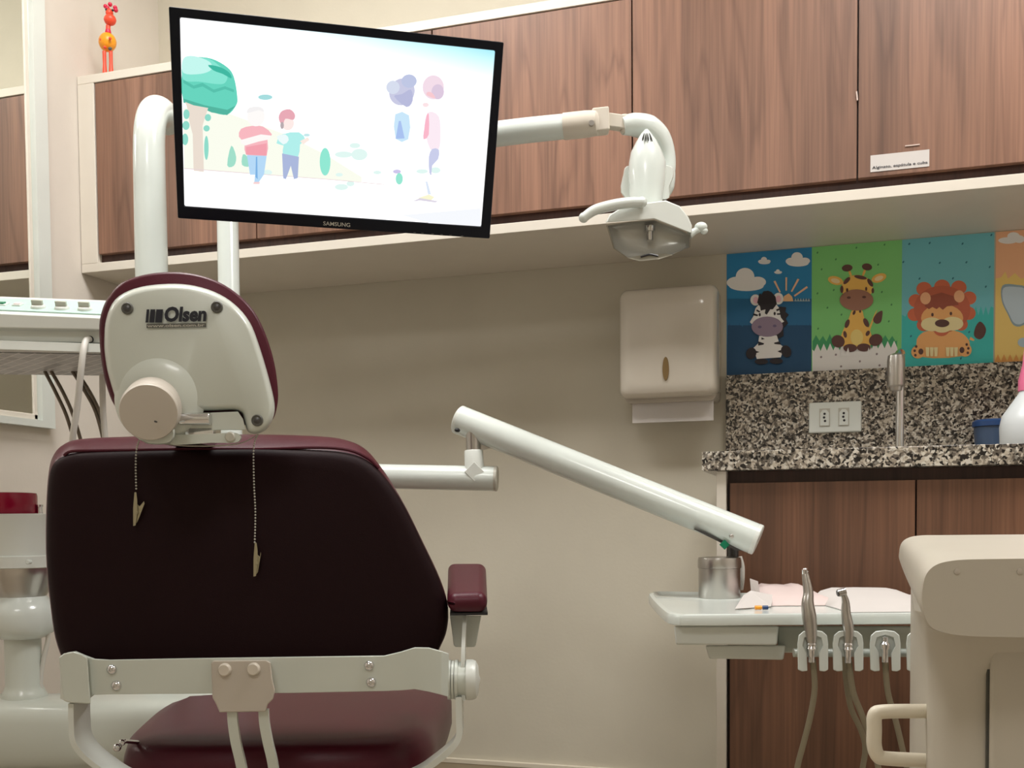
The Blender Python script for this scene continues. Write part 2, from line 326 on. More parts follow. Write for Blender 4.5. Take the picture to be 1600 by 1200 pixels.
# toy giraffe
tb = PY(168, 112, 2.155)
e = empty('toy_giraffe', (tb[0], 2.155, 1.877), 'orange rubber toy giraffe with crimson flower crown standing on the cabinet top', 'toy')
def T(x, y, dy=0): return PY(x, y, 2.155+dy)
b_ = B()
for sx, dy in ((-5, -.012), (5, -.012), (-5, .012), (5, .012)):
    q = T(168+sx, 80, dy); q2 = A(q[0]-.0, 2.155+dy, 1.8775); b_.tube([q, (q+q2)/2, q2], [.0045, .0042, .0062], n=10)
b_.build('legs', 'orange', e)
bd = B().ball(T(168, 66), (.0215, .02, .0225)).build('body', 'yellow', e)
b_ = B()
for x, y in ((158, 62), (172, 60), (164, 74)): b_.ball(T(x, y, -.0165), (.0035, .004, .0035))
b_.build('spots', 'orange', bd)
B().ball(T(172, 76, -.0165), (.005, .004, .004)).build('nose_dot', 'greyink', bd)
B().tube([T(169, 52), T(169, 40)], .0055, smooth=1).build('neck', 'orange', e)
b_ = B(); b_.lathe(T(169, 52), ZZ, [(.0066, 0), (.0072, .003), (.0058, .0085), (.004, .009)]); b_.build('bow', 'crimson', e)
b_ = B(); b_.ball(T(172, 31), (.0148, .014, .0135)); b_.ball(T(171, 20), (.009, .009, .010)); hd_ = b_.build('head', 'orange', e)
b_ = B()
for x, y in ((166, 15), (176, 16)): b_.ball(T(x, y, -.007), (.0028, .003, .0028))
b_.build('eyes', 'black', hd_)
b_ = B()
for x, y in ((165, 10), (172, 7), (180, 12), (181, 16), (168, 13)): b_.ball(T(x, y, 0), (.0052, .0055, .0052))
b_.build('flower_crown', 'crimson', hd_)

# ================================================================== POSTERS
pm = {}
def pcol(r, g, b):
    r, g, b = [min(250, int(c*1.25+16)) for c in (r, g, b)]; k = 'print_%02x%02x%02x' % (r, g, b)
    if k not in pm: pm[k] = mat(k, srgb(r, g, b), 0.6)
    return pm[k]
class Art:
    def __init__(s, f, step=.00025): s.b = B(); s.mats = []; s.f = f; s.k = 0; s.step = step
    def mi(s, c):
        m = c if not isinstance(c, tuple) else pcol(*c)
        if m not in s.mats: s.mats.append(m)
        return s.mats.index(m)
    def poly(s, pts, c, sm=0):
        if sm: pts = [(p[0], p[1]) for p in cr([(x, y, 0) for x, y in pts], sm, True)]
        s.k += 1; s.b.add([s.f(x, y, s.k*s.step) for x, y in pts], [tuple(range(len(pts)))], s.mi(c)); return s
    def ell(s, x, y, a, b, c, rot=0, n=24):
        ca, sa = math.cos(rot), math.sin(rot)
        return s.poly([(x+a*math.cos(t)*ca-b*math.sin(t)*sa, y+a*math.cos(t)*sa+b*math.sin(t)*ca) for t in [2*math.pi*i/n for i in range(n)]], c)
    def same(s): s.k -= 1; return s
def posterf(zx, zy, sc):
    return lambda x, y, k: (lambda p: p)(PY(zx+x/sc, zy+y/sc, D-.0012-k))
def poster(px0, px1, fn, label, base, sc, off):
    a = PY(*px0, D); b2 = PY(*px1, D)
    ar = Art(posterf(off[0], off[1], sc), step=.00012)
    ar.b.box2((a[0], D-.0012, min(a[2], b2[2])), (b2[0], D-.0001, max(a[2], b2[2])), mi=ar.mi(base))
    fn(ar); o = ar.b.build('animal_poster', ar.mats, smooth=False, recalc=False)
    tag(o, label, 'poster', 'nursery animal posters above the splashback'); return o
def zebra(A_):
    # darker ground band, clouds, sun
    A_.poly([(82, 560), (715, 560), (713, 760), (78, 760)], (16, 78, 118)); A_.poly([(80, 760), (716, 760), (716, 1160), (70, 1160)], (10, 52, 86))
    for i in range(26):
        x = 90+i*24; y = 590+(i*37 % 50); A_.poly([(x, y+130), (x+5, y), (x+10, y+130)], (16, 78, 118)); A_.k -= 1
        y = 770+(i*29 % 40); A_.poly([(x, y+30), (x+6, y-40), (x+12, y+30)], (10, 52, 86)); A_.k -= 1
    A_.k += 2
    W_ = (226, 216, 222); G_ = (196, 188, 198)
    for cx, cy, s in ((222, 440, 1.0), (608, 280, .62), (357, 282, .32), (460, 362, .20)):
        A_.ell(cx, cy+25*s, 130*s, 38*s, G_); A_.ell(cx-70*s, cy, 78*s, 45*s, W_).ell(cx-10*s, cy-45*s, 70*s, 66*s, W_).ell(cx+85*s, cy-5*s, 62*s, 40*s, W_); A_.ell(cx, cy+8*s, 110*s, 40*s, W_)
    Sn = (214, 150, 110)
    A_.poly([(495, 580), (505, 540), (540, 520), (565, 545), (575, 580)], Sn)
    for p in (((425, 430), (440, 425), (480, 510), (470, 515)), ((515, 400), (528, 400), (526, 500), (515, 500)), ((605, 410), (620, 415), (565, 510), (555, 505)), ((675, 465), (683, 478), (585, 545), (578, 535))): A_.poly(list(p), (190, 150, 120)); A_.k -= 1
    for i in range(6): A_.poly([(580+i*20, 580), (590+i*20, 555), (600+i*20, 580)], (120, 140, 150)); A_.k -= 1
    A_.k += 1
    K = (22, 18, 24); Z = (232, 228, 234)
    A_.poly([(470, 620), (520, 625), (515, 660), (540, 680), (518, 710), (535, 745), (500, 780), (500, 840), (440, 870), (420, 640)], K)   # mane
    A_.ell(290, 570, 38, 42, Z).ell(292, 572, 20, 26, (190, 150, 165)).ell(462, 560, 38, 44, Z).ell(462, 562, 20, 26, (190, 150, 165))
    A_.poly([(310, 610), (445, 600), (480, 700), (490, 740), (262, 750), (275, 690)], Z, 3)
    for p in (((275, 670), (310, 680), (305, 692), (272, 685)), ((300, 640), (325, 655), (320, 665), (296, 652)), ((445, 640), (475, 630), (478, 642), (450, 655)), ((450, 670), (485, 668), (486, 680), (452, 682))): A_.poly(list(p), K); A_.k -= 1
    A_.k += 1
    A_.ell(322, 680, 8, 13, K).ell(434, 672, 8, 13, K)
    A_.poly([(303, 590), (320, 520), (335, 530), (350, 505), (385, 500), (410, 510), (440, 545), (450, 600), (420, 640), (400, 640), (375, 680), (360, 670), (365, 640), (330, 650), (325, 620)], K)
    A_.poly([(318, 840), (450, 835), (470, 900), (505, 925), (480, 1000), (300, 1012), (275, 930), (310, 895)], Z)
    for p in (((310, 880), (355, 895), (350, 905), (310, 912)), ((470, 880), (430, 890), (432, 900), (480, 905)), ((335, 850), (360, 862), (335, 868)), ((290, 950), (320, 960), (290, 970)), ((480, 945), (455, 955), (482, 968))): A_.poly(list(p), K); A_.k -= 1
    A_.k += 1
    A_.ell(378, 770, 118, 76, (112, 98, 116)).ell(322, 772, 14, 10, (78, 68, 96)).ell(434, 764, 14, 10, (78, 68, 96))
    A_.ell(258, 970, 38, 44, K, .4).ell(520, 955, 38, 46, K, -.4).ell(335, 1032, 50, 22, K).ell(445, 1028, 50, 22, K)
def giraffe(A_):
    A_.poly([(718, 880)]+[(718+i*26, 880-(60 if i % 2 else 10)+(i*13 % 20)) for i in range(1, 25)]+[(1352, 870), (1352, 1000), (718, 1000)], (44, 122, 76))
    A_.poly([(716, 1110), (716, 940)]+[(730+i*24, (900 if i % 2 else 955)-i*1.0) for i in range(26)]+[(1354, 930), (1354, 1080)], (206, 200, 206))
    for x, y in ((755, 215), (893, 265), (1047, 178), (1210, 305), (786, 340), (755, 520), (877, 495), (1238, 510), (830, 628), (935, 680), (1310, 605), (1290, 730), (760, 785), (1258, 155)): A_.ell(x, y, 6, 9, (52, 108, 60), .5, 8); A_.k -= 1
    for x, y in ((782, 998), (893, 980), (1073, 1030), (1200, 975), (932, 1068), (1220, 1060)): A_.ell(x, y, 8, 9, (110, 100, 104), .5, 8); A_.k -= 1
    A_.k += 1
    Y = (206, 148, 70); K = (70, 42, 38); Br = (122, 84, 68)
    A_.poly([(1205, 640), (1190, 660), (1130, 800), (1145, 810)], Y); A_.poly([(1240, 650), (1195, 675), (1172, 720), (1195, 748), (1228, 738), (1240, 700)], K, 4)
    A_.ell(1000, 370, 9, 32, Y, -.35).ell(1105, 362, 9, 32, Y, .35); A_.ell(978, 330, 40, 26, K, -.1).ell(1127, 322, 38, 26, K, .15)
    A_.ell(890, 424, 58, 32, Y, .25).ell(890, 426, 34, 17, (226, 170, 130), .25).ell(1216, 405, 58, 32, Y, -.35).ell(1216, 407, 34, 17, (226, 170, 130), -.35)
    A_.ell(1052, 480, 118, 98, Y)
    for x, y, a, b_, r in ((975, 425, 34, 15, -.8), (1078, 400, 48, 14, .2), (1150, 440, 34, 15, 1.0), (938, 490, 12, 28, 0), (1170, 500, 10, 20, 0)): A_.ell(x, y, a, b_, K, r); A_.k -= 1
    A_.k += 1
    A_.poly([(1020, 640), (1085, 640), (1110, 720), (1160, 830), (1150, 910), (940, 915), (935, 830), (985, 720)], Y, 3); A_.ell(1050, 850, 48, 60, (222, 168, 100))
    for x, y, a, b_, r in ((978, 748, 16, 34, .35), (1120, 740, 18, 36, -.45), (962, 828, 13, 26, -.2), (1132, 820, 14, 22, .5), (1030, 665, 10, 18, .4), (1075, 655, 8, 12, 0)): A_.ell(x, y, a, b_, K, r); A_.k -= 1
    A_.k += 1
    A_.ell(910, 880, 50, 46, K, .4).ell(1192, 870, 52, 44, K, -.4).ell(1000, 930, 52, 30, K).ell(1102, 926, 52, 30, K)
    A_.ell(1048, 570, 126, 80, Br).ell(990, 552, 15, 9, K).ell(1105, 548, 15, 9, K); A_.ell(978, 496, 8, 15, K).ell(1120, 486, 8, 15, K)
    A_.poly([(925, 990), (945, 920), (965, 985), (985, 925), (1000, 985), (1120, 985), (1140, 925), (1150, 985)], (206, 200, 206))
def lion(A_):
    A_.poly([(136, 700)]+[(136+i*24, (715 if i % 2 else 670)) for i in range(1, 3)]+[(210, 720), (640, 700)]+[(650+i*18, (640 if i % 2 else 705)) for i in range(8)]+[(796, 650), (794, 1050), (130, 1082)], (42, 148, 146))
    for x, y in ((188, 190), (335, 183), (572, 188), (780, 125), (145, 320), (408, 326), (600, 322), (768, 356), (262, 440), (503, 438), (740, 498), (620, 825), (560, 1015), (200, 855)): A_.ell(x, y, 6, 10, (24, 84, 100), .6, 8); A_.k -= 1
    A_.k += 1
    Mn = (162, 80, 54); O = (218, 138, 84); P = (230, 176, 132); K = (66, 40, 36)
    A_.poly([(630, 860), (660, 880), (650, 890), (620, 880)], O); A_.poly([(695, 750), (665, 790), (655, 850), (690, 878), (725, 860), (742, 810), (725, 770)], K, 4)
    A_.poly([(240, 900), (270, 840), (340, 815), (510, 815), (590, 850), (625, 920), (560, 1000), (280, 1005)], O, 3)
    for x, y, r in ((425, 500, 58), (545, 505, 56), (620, 580, 52), (615, 690, 52), (560, 770, 50), (295, 515, 56), (235, 600, 52), (225, 700, 50), (290, 775, 48), (420, 800, 60)): A_.ell(x, y, r, r*.92, Mn); A_.k -= 1
    A_.k += 1; A_.ell(425, 660, 205, 170, (148, 72, 50))
    A_.ell(425, 725, 152, 100, O).ell(350, 770, 78, 50, P).ell(500, 765, 78, 50, P).ell(425, 800, 60, 30, P)
    A_.poly([(300, 640), (320, 570), (420, 540), (520, 570), (545, 630), (460, 640), (430, 665), (405, 645), (385, 660), (355, 645), (330, 660)], (118, 56, 40))
    A_.ell(305, 582, 38, 44, (196, 140, 104)).ell(548, 568, 38, 44, (196, 140, 104))
    A_.ell(355, 700, 9, 13, K).ell(488, 692, 9, 13, K).ell(425, 762, 52, 28, K)
    A_.ell(250, 970, 48, 46, O).ell(590, 955, 48, 48, O).ell(272, 966, 18, 22, K).ell(568, 955, 18, 22, K)
    for x, y in ((238, 930), (227, 960), (232, 992), (602, 915), (614, 943), (610, 975)): A_.ell(x, y, 9, 10, K); A_.k -= 1
    A_.k += 1
    for x in (320, 350, 380, 465, 495, 525): A_.poly([(x-14, 935), (x+14, 935), (x+10, 1000), (x-10, 1000)], P); A_.k -= 1
    A_.k += 1
def elephant(A_):
    A_.poly([(806, 440), (850, 430), (880, 390), (900, 440), (950, 400), (990, 440), (1200, 400), (1600, 400), (1600, 1040), (802, 1050)], (222, 162, 92))
    A_.ell(900, 165, 70, 24, (226, 206, 206)).ell(940, 135, 45, 30, (226, 206, 206)).ell(980, 155, 40, 28, (226, 206, 206))
    A_.poly([(860, 490), (960, 485), (1040, 520), (1050, 720), (1000, 780), (940, 775), (900, 700), (855, 600)], (110, 130, 142), 4)
    A_.poly([(868, 508), (960, 500), (1030, 530), (1040, 710), (1000, 765), (945, 760), (905, 690), (865, 600)], (150, 166, 178), 4)
    A_.ell(1180, 620, 160, 150, (142, 160, 172)).ell(1180, 880, 130, 120, (142, 160, 172)).ell(1010, 900, 40, 34, (142, 160, 172)).ell(1120, 600, 10, 15, (40, 40, 50)).ell(1240, 600, 10, 15, (40, 40, 50)).poly([(1150, 640), (1210, 640), (1205, 800), (1160, 800)], (126, 144, 158))
    A_.poly([(802, 1050)]+[(805+i*22, (985 if i % 2 else 1035)) for i in range(24)]+[(1330, 1045)], (176, 122, 60))
Zb = 1.121; Zt = 1.402
def zpx(x, Y, Z):  # keeps poster bottoms and tops at one height
    return None
def mkposter(x0, x1, fn, label, base, sc, off):
    ar = Art(posterf(off[0], off[1], sc), step=.00010)
    ar.b.box2((x0, D-.0012, Zb), (x1, D-.0001, Zt), mi=ar.mi(base)); fn(ar)
    V = []
    for v in ar.b.v: V.append((min(max(v[0], x0), x1), v[1], min(max(v[2], Zb), Zt)))
    ar.b.v = V
    return tag(ar.b.build('animal_poster', ar.mats, smooth=False, recalc=False), label, 'poster', 'nursery animal posters above the splashback')
mkposter(-.226, -.036, zebra, 'dark blue poster of a sitting baby zebra beneath white clouds', (22, 100, 146), 4.8, (1120, 350))
mkposter(-.036, .156, giraffe, 'green poster of a sitting baby giraffe above the socket plate', (96, 160, 92), 4.8, (1120, 350))
mkposter(.156, .343, lion, 'teal poster of a sitting lion cub right of the tap', (84, 150, 160), 4.615, (1380, 340))
mkposter(.346, .535, elephant, 'orange poster with a grey elephant and pale cloud, cut by the photo edge', (200, 142, 108), 4.615, (1380, 340))

# ================================================================== COUNTER
ZT, YC, X0 = .914, 1.95, -.226
tag(B().box2((X0, YC, ZT-.036), (XR-.001, YB-.002, ZT)).build('granite_worktop', 'granite', smooth=False, bevel=.0015), 'speckled grey granite worktop on the walnut base cabinet', 'worktop')
tag(B().box2((X0, D-.022, ZT), (XR-.001, D-.001, 1.1195)).build('granite_splashback', 'granite', smooth=False, bevel=.001), 'speckled granite splashback under the animal posters', 'splashback')
e = empty('base_cabinet', (.3, 2.2, 0), 'walnut base cabinet with white side panel under the granite worktop', 'cabinet')
B().box2((-.200, YC+.012, 0), (-.182, YB-.016, ZT-.0365)).build('side_panel', 'mdf', e, bevel=.001)
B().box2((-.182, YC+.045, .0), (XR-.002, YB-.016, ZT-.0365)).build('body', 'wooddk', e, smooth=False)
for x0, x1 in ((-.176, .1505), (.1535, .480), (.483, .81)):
    B().box2((x0, YC+.022, .10), (x1, YC+.040, .855)).build('door', 'wood_shaded', e, bevel=.0008)
# socket plate
a = PY(1264, 628, D-.022); b2 = PY(1346, 677, D-.022); cz = (a[2]+b2[2])/2; cx_ = (a[0]+b2[0])/2; hw = (b2[0]-a[0])/2; hh = .0345
e = empty('wall_socket', (cx_, D-.022, cz-hh), 'white double socket plate on the granite splashback', 'socket')
B().box((cx_, D-.026, cz), (hw*2, .008, hh*2)).build('plate', 'white', e, bevel=.006, seg=4)
for k in (-1, 1):
    c0 = A(cx_+k*.0205-.002, D-.0302, cz)
    so = B()
    o8 = [c0+A(x, 0, z) for x, z in ((-.0115, -.020), (.0115, -.020), (.0115, .020), (-.0115, .020))]
    so.ext(o8, A(0, -.0012, 0)); ob = so.build('socket', 'silverink', e, smooth=False)
    so = B(); o6 = [c0+A(x, -.0013, z) for x, z in ((-.0095, -.018), (.0095, -.018), (.0095, .010), (.004, .017), (-.004, .017), (-.0095, .010))]
    so.ext(o6, A(0, -.0012, 0)); so.build('socket_insert', 'white', ob, smooth=False)
    hb = B()
    for dx, dz in ((0, .008), (-.001, 0), (.001, -.008)): hb.cyl(c0+A(dx, -.0024, dz), c0+A(dx, -.0031, dz), .0027, n=12)
    hb.build('pin_holes', 'black', ob)
# tap
e = empty('sink_tap', (PY(1406, 696, 2.30)[0], 2.30, ZT), 'chrome tap rising from the granite worktop in front of the lion poster', 'tap')
xt = PY(1406, 640, 2.30)[0]; zt1 = PY(1403, 566, 2.30)[2]; zs0 = PY(1400, 608, 2.18)[2]; xs = PY(1400, 580, 2.18)[0]; zs1 = PY(1400, 552, 2.18)[2]
B().tube([(xt, 2.30, ZT), (xt, 2.30, ZT+.10), (xt, 2.30, zt1-.02), (xt, 2.285, zt1+.004), (xt-.003, 2.25, zt1+.012), (xs, 2.20, zs1-.012), (xs, 2.185, zs1-.02)], .0085, n=16).build('pipe', 'chrome', e)
B().lathe((xt, 2.30, ZT), ZZ, [(.018, 0), (.018, .003), (.012, .008), (.0095, .012)]).build('base_ring', 'chrome', e)
B().lathe((xs, 2.18, zs0), ZZ, [(.006, -.004), (.011, -.003), (.0125, .004), (.0165, .007), (.0170, .012), (.0170, .055), (.0155, .066), (.010, .069), (.004, .071)]).build('spout_head', 'steel', e)
# bottle with pink trigger and blue tub
e = empty('spray_bottle', (PY(1612, 694, 2.1)[0], 2.1, ZT), 'milky spray bottle with pink neck at the right photo edge', 'bottle')
xb = PY(1614, 690, 2.1)[0]
B().lathe((xb, 2.1, ZT+.0005), ZZ, [(.052, 0), (.056, .008), (.057, .04), (.053, .06), (.036, .085), (.026, .10), (.024, .105)]).build('bottle_body', 'bottle', e)
B().lathe((xb, 2.1, ZT+.1055), ZZ, [(.026, 0), (.026, .02), (.019, .05), (.017, .075), (.014, .08)]).build('trigger_cap', 'pink', e)
x1_, x2_ = PY(1524, 690, 2.34)[0], PY(1580, 690, 2.34)[0]; z1_ = PY(1550, 655, 2.34)[2]
e = empty('plastic_tub', ((x1_+x2_)/2, 2.34, ZT), 'small blue plastic tub at the back of the worktop behind the bottle', 'tub')
B().lathe(((x1_+x2_)/2, 2.34, ZT), ZZ, [(.034, 0), (.038, z1_-ZT-.018), (.038, z1_-ZT-.016)]).build('tub_body', mat('blue_grey_plastic', srgb(60, 78, 104), .3), e)
B().lathe(((x1_+x2_)/2, 2.34, z1_-.0155), ZZ, [(.041, 0), (.041, .010), (.036, .014)]).build('lid', 'blue', e)

# ================================================================== TOWEL DISPENSER
a = PY(966, 448, 2.33); b2 = PY(1120, 442, 2.33); zlo = PY(1118, 616, 2.33)[2]; zhi = PY(1118, 440, 2.35)[2]
x0, x1 = a[0], b2[0]
e = empty('paper_towel_dispenser', ((x0+x1)/2, D, zlo), 'white plastic paper towel dispenser on the beige back wall', 'dispenser')
rings = []
N_ = 40
def rr(x0, x1, z0, z1, r, y, bul=0):
    out = []
    for cx0, cz0, a0 in ((x1-r, z0+r, -90), (x1-r, z1-r, 0), (x0+r, z1-r, 90), (x0+r, z0+r, 180)):
        for i in range(7):
            t = math.radians(a0+i*15); out.append(A(cx0+r*math.cos(t), y, cz0+r*math.sin(t)))
    return out
b_ = B()
for y, ins, dz0_, dz1_ in ((2.449, .006, 0.012, 0), (2.43, 0.002, .006, 0), (2.375, 0, 0, 0.002), (2.345, .001, 0, .006), (2.331, .004, .003, .014), (2.324, .010, .010, .026), (2.321, .03, .03, .05), (2.319, .08, .07, .10)):
    b_.loft  # rings collected below
    rings.append(rr(x0+ins, x1-ins, zlo+dz0_, zhi-dz1_, .018, y))
b_.loft(rings); cov = b_.build('cover', 'cover', e, angle=60)
b_ = B().loft([rr(x0+.008, x1-.004, zlo-.008, zhi-.01, .012, 2.449), rr(x0+.010, x1-.006, zlo-.010, zlo+.10, .012, 2.36)]); b_.build('housing', 'knobc', e)
p = PY(1040, 576, 2.318)
b_ = B(); b_.loft([b_.circ(p+A(0, .002, 0), (0, 1, 0), .0075, 24, .027), b_.circ(p-A(0, .0012, 0), (0, 1, 0), .0068, 24, .026)]); b_.build('sight_window', 'brass', e)
a = PY(988, 630, 2.37); b2 = PY(1115, 657, 2.37)
tag(B().box2((a[0], 2.369, b2[2]), (b2[0], 2.372, zlo+.004)).build('paper_towel', 'paper', smooth=False, bevel=.0008), 'folded white paper towel hanging out under the dispenser', 'paper towel')

# ================================================================== TV MONITOR
c_out = [(265, 10), (789, 66), (764, 373), (276, 341)]
dep = [1.51, 1.616, 1.733, 1.627]; dep = [1.51, 1.616, 1.733, 1.627]
P4 = [CAM+ray(*c_out[i])*dep[i] for i in range(4)]
ux = nrm((P4[1]-P4[0])+(P4[2]-P4[3])); uy = (P4[3]-P4[0])+(P4[2]-P4[1]); uy = -nrm(uy-ux*(uy@ux)); un = np.cross(ux, uy)   # towards viewer
mc = sum(P4)/4
def MP(x, y, k=0):
    d = ray(x, y); o = mc+un*k; return CAM+d*(((o-CAM)@un)/(d@un))
mw, mh = np.linalg.norm(P4[1]-P4[0]), np.linalg.norm(P4[3]-P4[0])
def MR(w_, h_, k): return [mc+ux*sx*w_/2+uy*sy*h_/2+un*k for sx, sy in ((-1, -1), (1, -1), (1, 1), (-1, 1))]
e = empty('tv_monitor', mc-uy*mh/2, 'black flat monitor showing a bright cartoon, mounted above the chair', 'monitor')
iw, ih = mw-.030, mh-.030
inn = [MP(*p) for p in ((281, 27), (774, 79), (752, 354), (288, 322))]; inn = [inn[3], inn[2], inn[1], inn[0]]
b_ = B(); o0 = MR(mw, mh, 0); ob_ = MR(mw, mh, -.018)
b_.loft([ob_, o0, inn, sh(inn, -un*.004)], caps=(True, False)); bz = b_.build('bezel', 'bezel', e, bevel=.0022, seg=2)
b_ = B(); b_.loft([MR(mw*.92, mh*.9, -.0185), MR(mw*.86, mh*.82, -.036), MR(mw*.5, mh*.5, -.046)]); b_.build('back_cover', 'black', e, bevel=.004)
def emis(name, col, st=1.0):
    m = bpy.data.materials.new(name); m.use_nodes = True; nt = m.node_tree; nt.nodes.remove(nt.nodes['Principled BSDF'])
    em = nt.nodes.new('ShaderNodeEmission'); em.inputs[0].default_value = (*srgb(*col), 1); em.inputs[1].default_value = st
    nt.links.new(em.outputs[0], nt.nodes['Material Output'].inputs[0]); return m
scr = emis('screen_picture', (252, 255, 255), 1.35)
nt = scr.node_tree; em = nt.nodes['Emission']
tc = nt.nodes.new('ShaderNodeTexCoord'); sep = nt.nodes.new('ShaderNodeSeparateXYZ'); nt.links.new(tc.outputs['Generated'], sep.inputs[0])
# picture gradient: pale cyan sky towards the top right corner
mth = nt.nodes.new('ShaderNodeMath'); mth.operation = 'MULTIPLY_ADD'; mth.inputs[1].default_value = .28; nt.links.new(sep.outputs[0], mth.inputs[0]); nt.links.new(sep.outputs[2], mth.inputs[2])
rp = nt.nodes.new('ShaderNodeValToRGB'); ml2 = nt.nodes.new('ShaderNodeMath'); ml2.operation = 'MULTIPLY'; ml2.inputs[1].default_value = .78; nt.links.new(mth.outputs[0], ml2.inputs[0]); nt.links.new(ml2.outputs[0], rp.inputs[0])
rp.color_ramp.elements[0].position = .80; rp.color_ramp.elements[0].color = (1, 1, 1, 1); rp.color_ramp.elements[1].position = 1.0; rp.color_ramp.elements[1].color = (*srgb(128, 205, 220), 1)
nt.links.new(rp.outputs[0], em.inputs[0])
b_ = B(); b_.add(sh(inn, -un*.0035), [(0, 1, 2, 3)]); sc_ = b_.build('screen', scr, e, smooth=False)
# pale cartoon picture on the screen
em_c = {}
def EC(r, g, b, st=1.0):
    k = (r, g, b, st)
    if k not in em_c: em_c[k] = emis('picture_%02x%02x%02x' % (r, g, b), tuple(c+(255-c)*(.12 if g-r > 55 else .34) for c in (r, g, b)), 1.0)
    return em_c[k]
def sf(zx, zy, sc):
    return lambda x, y, k: MP(zx+x/sc, zy+y/sc, -.0033+k)
ar = Art(sf(250, 0, 2.857), step=.00006)
ar.poly([(104, 480), (290, 500), (560, 600), (740, 690), (900, 790), (900, 812), (107, 752)], EC(250, 253, 232))
ar.poly([(104, 270), (150, 255), (230, 262), (300, 300), (330, 345), (345, 430), (340, 470), (300, 512), (230, 500), (190, 480), (104, 450)], EC(84, 208, 182), 4)
ar.poly([(104, 270), (150, 256), (220, 264), (260, 290), (300, 330), (290, 370), (250, 375), (180, 365), (104, 355)], EC(120, 228, 206), 4)
ar.poly([(104, 262), (150, 250), (220, 275), (230, 310), (180, 330), (104, 325)], EC(190, 248, 238), 4)
ar.poly([(215, 290), (270, 300), (310, 325), (318, 350), (280, 330), (240, 315)], EC(40, 176, 150), 3)
ar.poly([(104, 355), (150, 382), (190, 370), (240, 400), (290, 385), (330, 400), (330, 412), (290, 398), (240, 414), (190, 386), (150, 396), (104, 370)], EC(66, 186, 162))
ar.poly([(104, 440), (200, 470), (300, 490), (340, 470), (300, 514), (230, 502), (190, 484), (104, 458)], EC(62, 172, 148))
ar.poly([(112, 455), (150, 470), (215, 482), (190, 560), (196, 768), (150, 762), (146, 600), (130, 540), (124, 490)], EC(226, 206, 186))
for x, y, a_, b1 in ((118, 510, 14, 22), (116, 560, 16, 20), (112, 622, 14, 26), (214, 525, 14, 16), (208, 573, 14, 14), (207, 660, 10, 54)): ar.ell(x, y, a_, b1, EC(130, 216, 196)); ar.k -= 1
for pts in ([(318, 650), (340, 700), (330, 740), (300, 738)], [(370, 690), (390, 700), (400, 742), (366, 736)]): ar.poly(pts, EC(150, 220, 196), 3); ar.k -= 1
ar.ell(737, 722, 24, 62, EC(132, 230, 206)); ar.k -= 1
ar.ell(470, 434, 32, 12, EC(156, 218, 220)); ar.k -= 1
for x, y, a_, b1 in ((820, 690, 40, 14), (890, 690, 36, 26), (870, 650, 24, 12), (810, 835, 30, 14), (850, 820, 18, 12), (970, 770, 18, 8), (800, 780, 16, 8), (1170, 765, 26, 10), (1230, 760, 22, 14), (480, 770, 20, 12)): ar.ell(x, y, a_, b1, EC(212, 246, 238)); ar.k -= 1
ar.k += 1
ar.poly([(107, 750), (760, 800), (1000, 822), (1000, 825), (760, 803), (107, 754)], EC(222, 196, 196))
# child in red shirt
ar.poly([(362, 575), (410, 562), (460, 565), (500, 600), (480, 625), (476, 695), (384, 690), (378, 640), (352, 610)], EC(246, 150, 162), 2)
ar.poly([(384, 656), (476, 640), (476, 695), (384, 690)], EC(238, 116, 134))
ar.poly([(360, 625), (450, 600), (495, 605), (490, 622), (440, 632), (380, 650), (362, 640)], EC(255, 248, 244))
ar.ell(428, 520, 40, 44, EC(255, 250, 246)); ar.poly([(388, 505), (400, 480), (450, 478), (466, 500), (440, 492)], EC(240, 236, 236), 3)
ar.poly([(388, 692), (476, 696), (464, 780), (440, 815), (420, 815), (424, 780), (402, 780)], EC(146, 200, 244)); ar.poly([(428, 700), (434, 700), (436, 800), (426, 790)], EC(110, 170, 226)); ar.poly([(418, 812), (446, 812), (444, 822), (416, 822)], EC(246, 190, 190))
# child in mint shirt
ar.ell(570, 550, 28, 32, EC(254, 226, 220)); ar.poly([(530, 520), (545, 495), (580, 488), (602, 510), (596, 535), (560, 530), (548, 560), (535, 545)], EC(222, 128, 146), 3); ar.ell(545, 560, 8, 16, EC(150, 130, 136))
ar.poly([(545, 600), (620, 590), (650, 625), (625, 645), (616, 702), (548, 690), (552, 650), (520, 640)], EC(168, 238, 234), 2); ar.poly([(520, 610), (560, 600), (575, 625), (550, 645)], EC(230, 250, 250), 2); ar.ell(655, 603, 14, 7, EC(170, 222, 226)); ar.poly([(625, 630), (660, 612), (668, 625), (640, 645)], EC(252, 226, 212))
ar.poly([(545, 685), (620, 700), (615, 795), (598, 800), (584, 740), (562, 800), (550, 796)], EC(130, 150, 204))
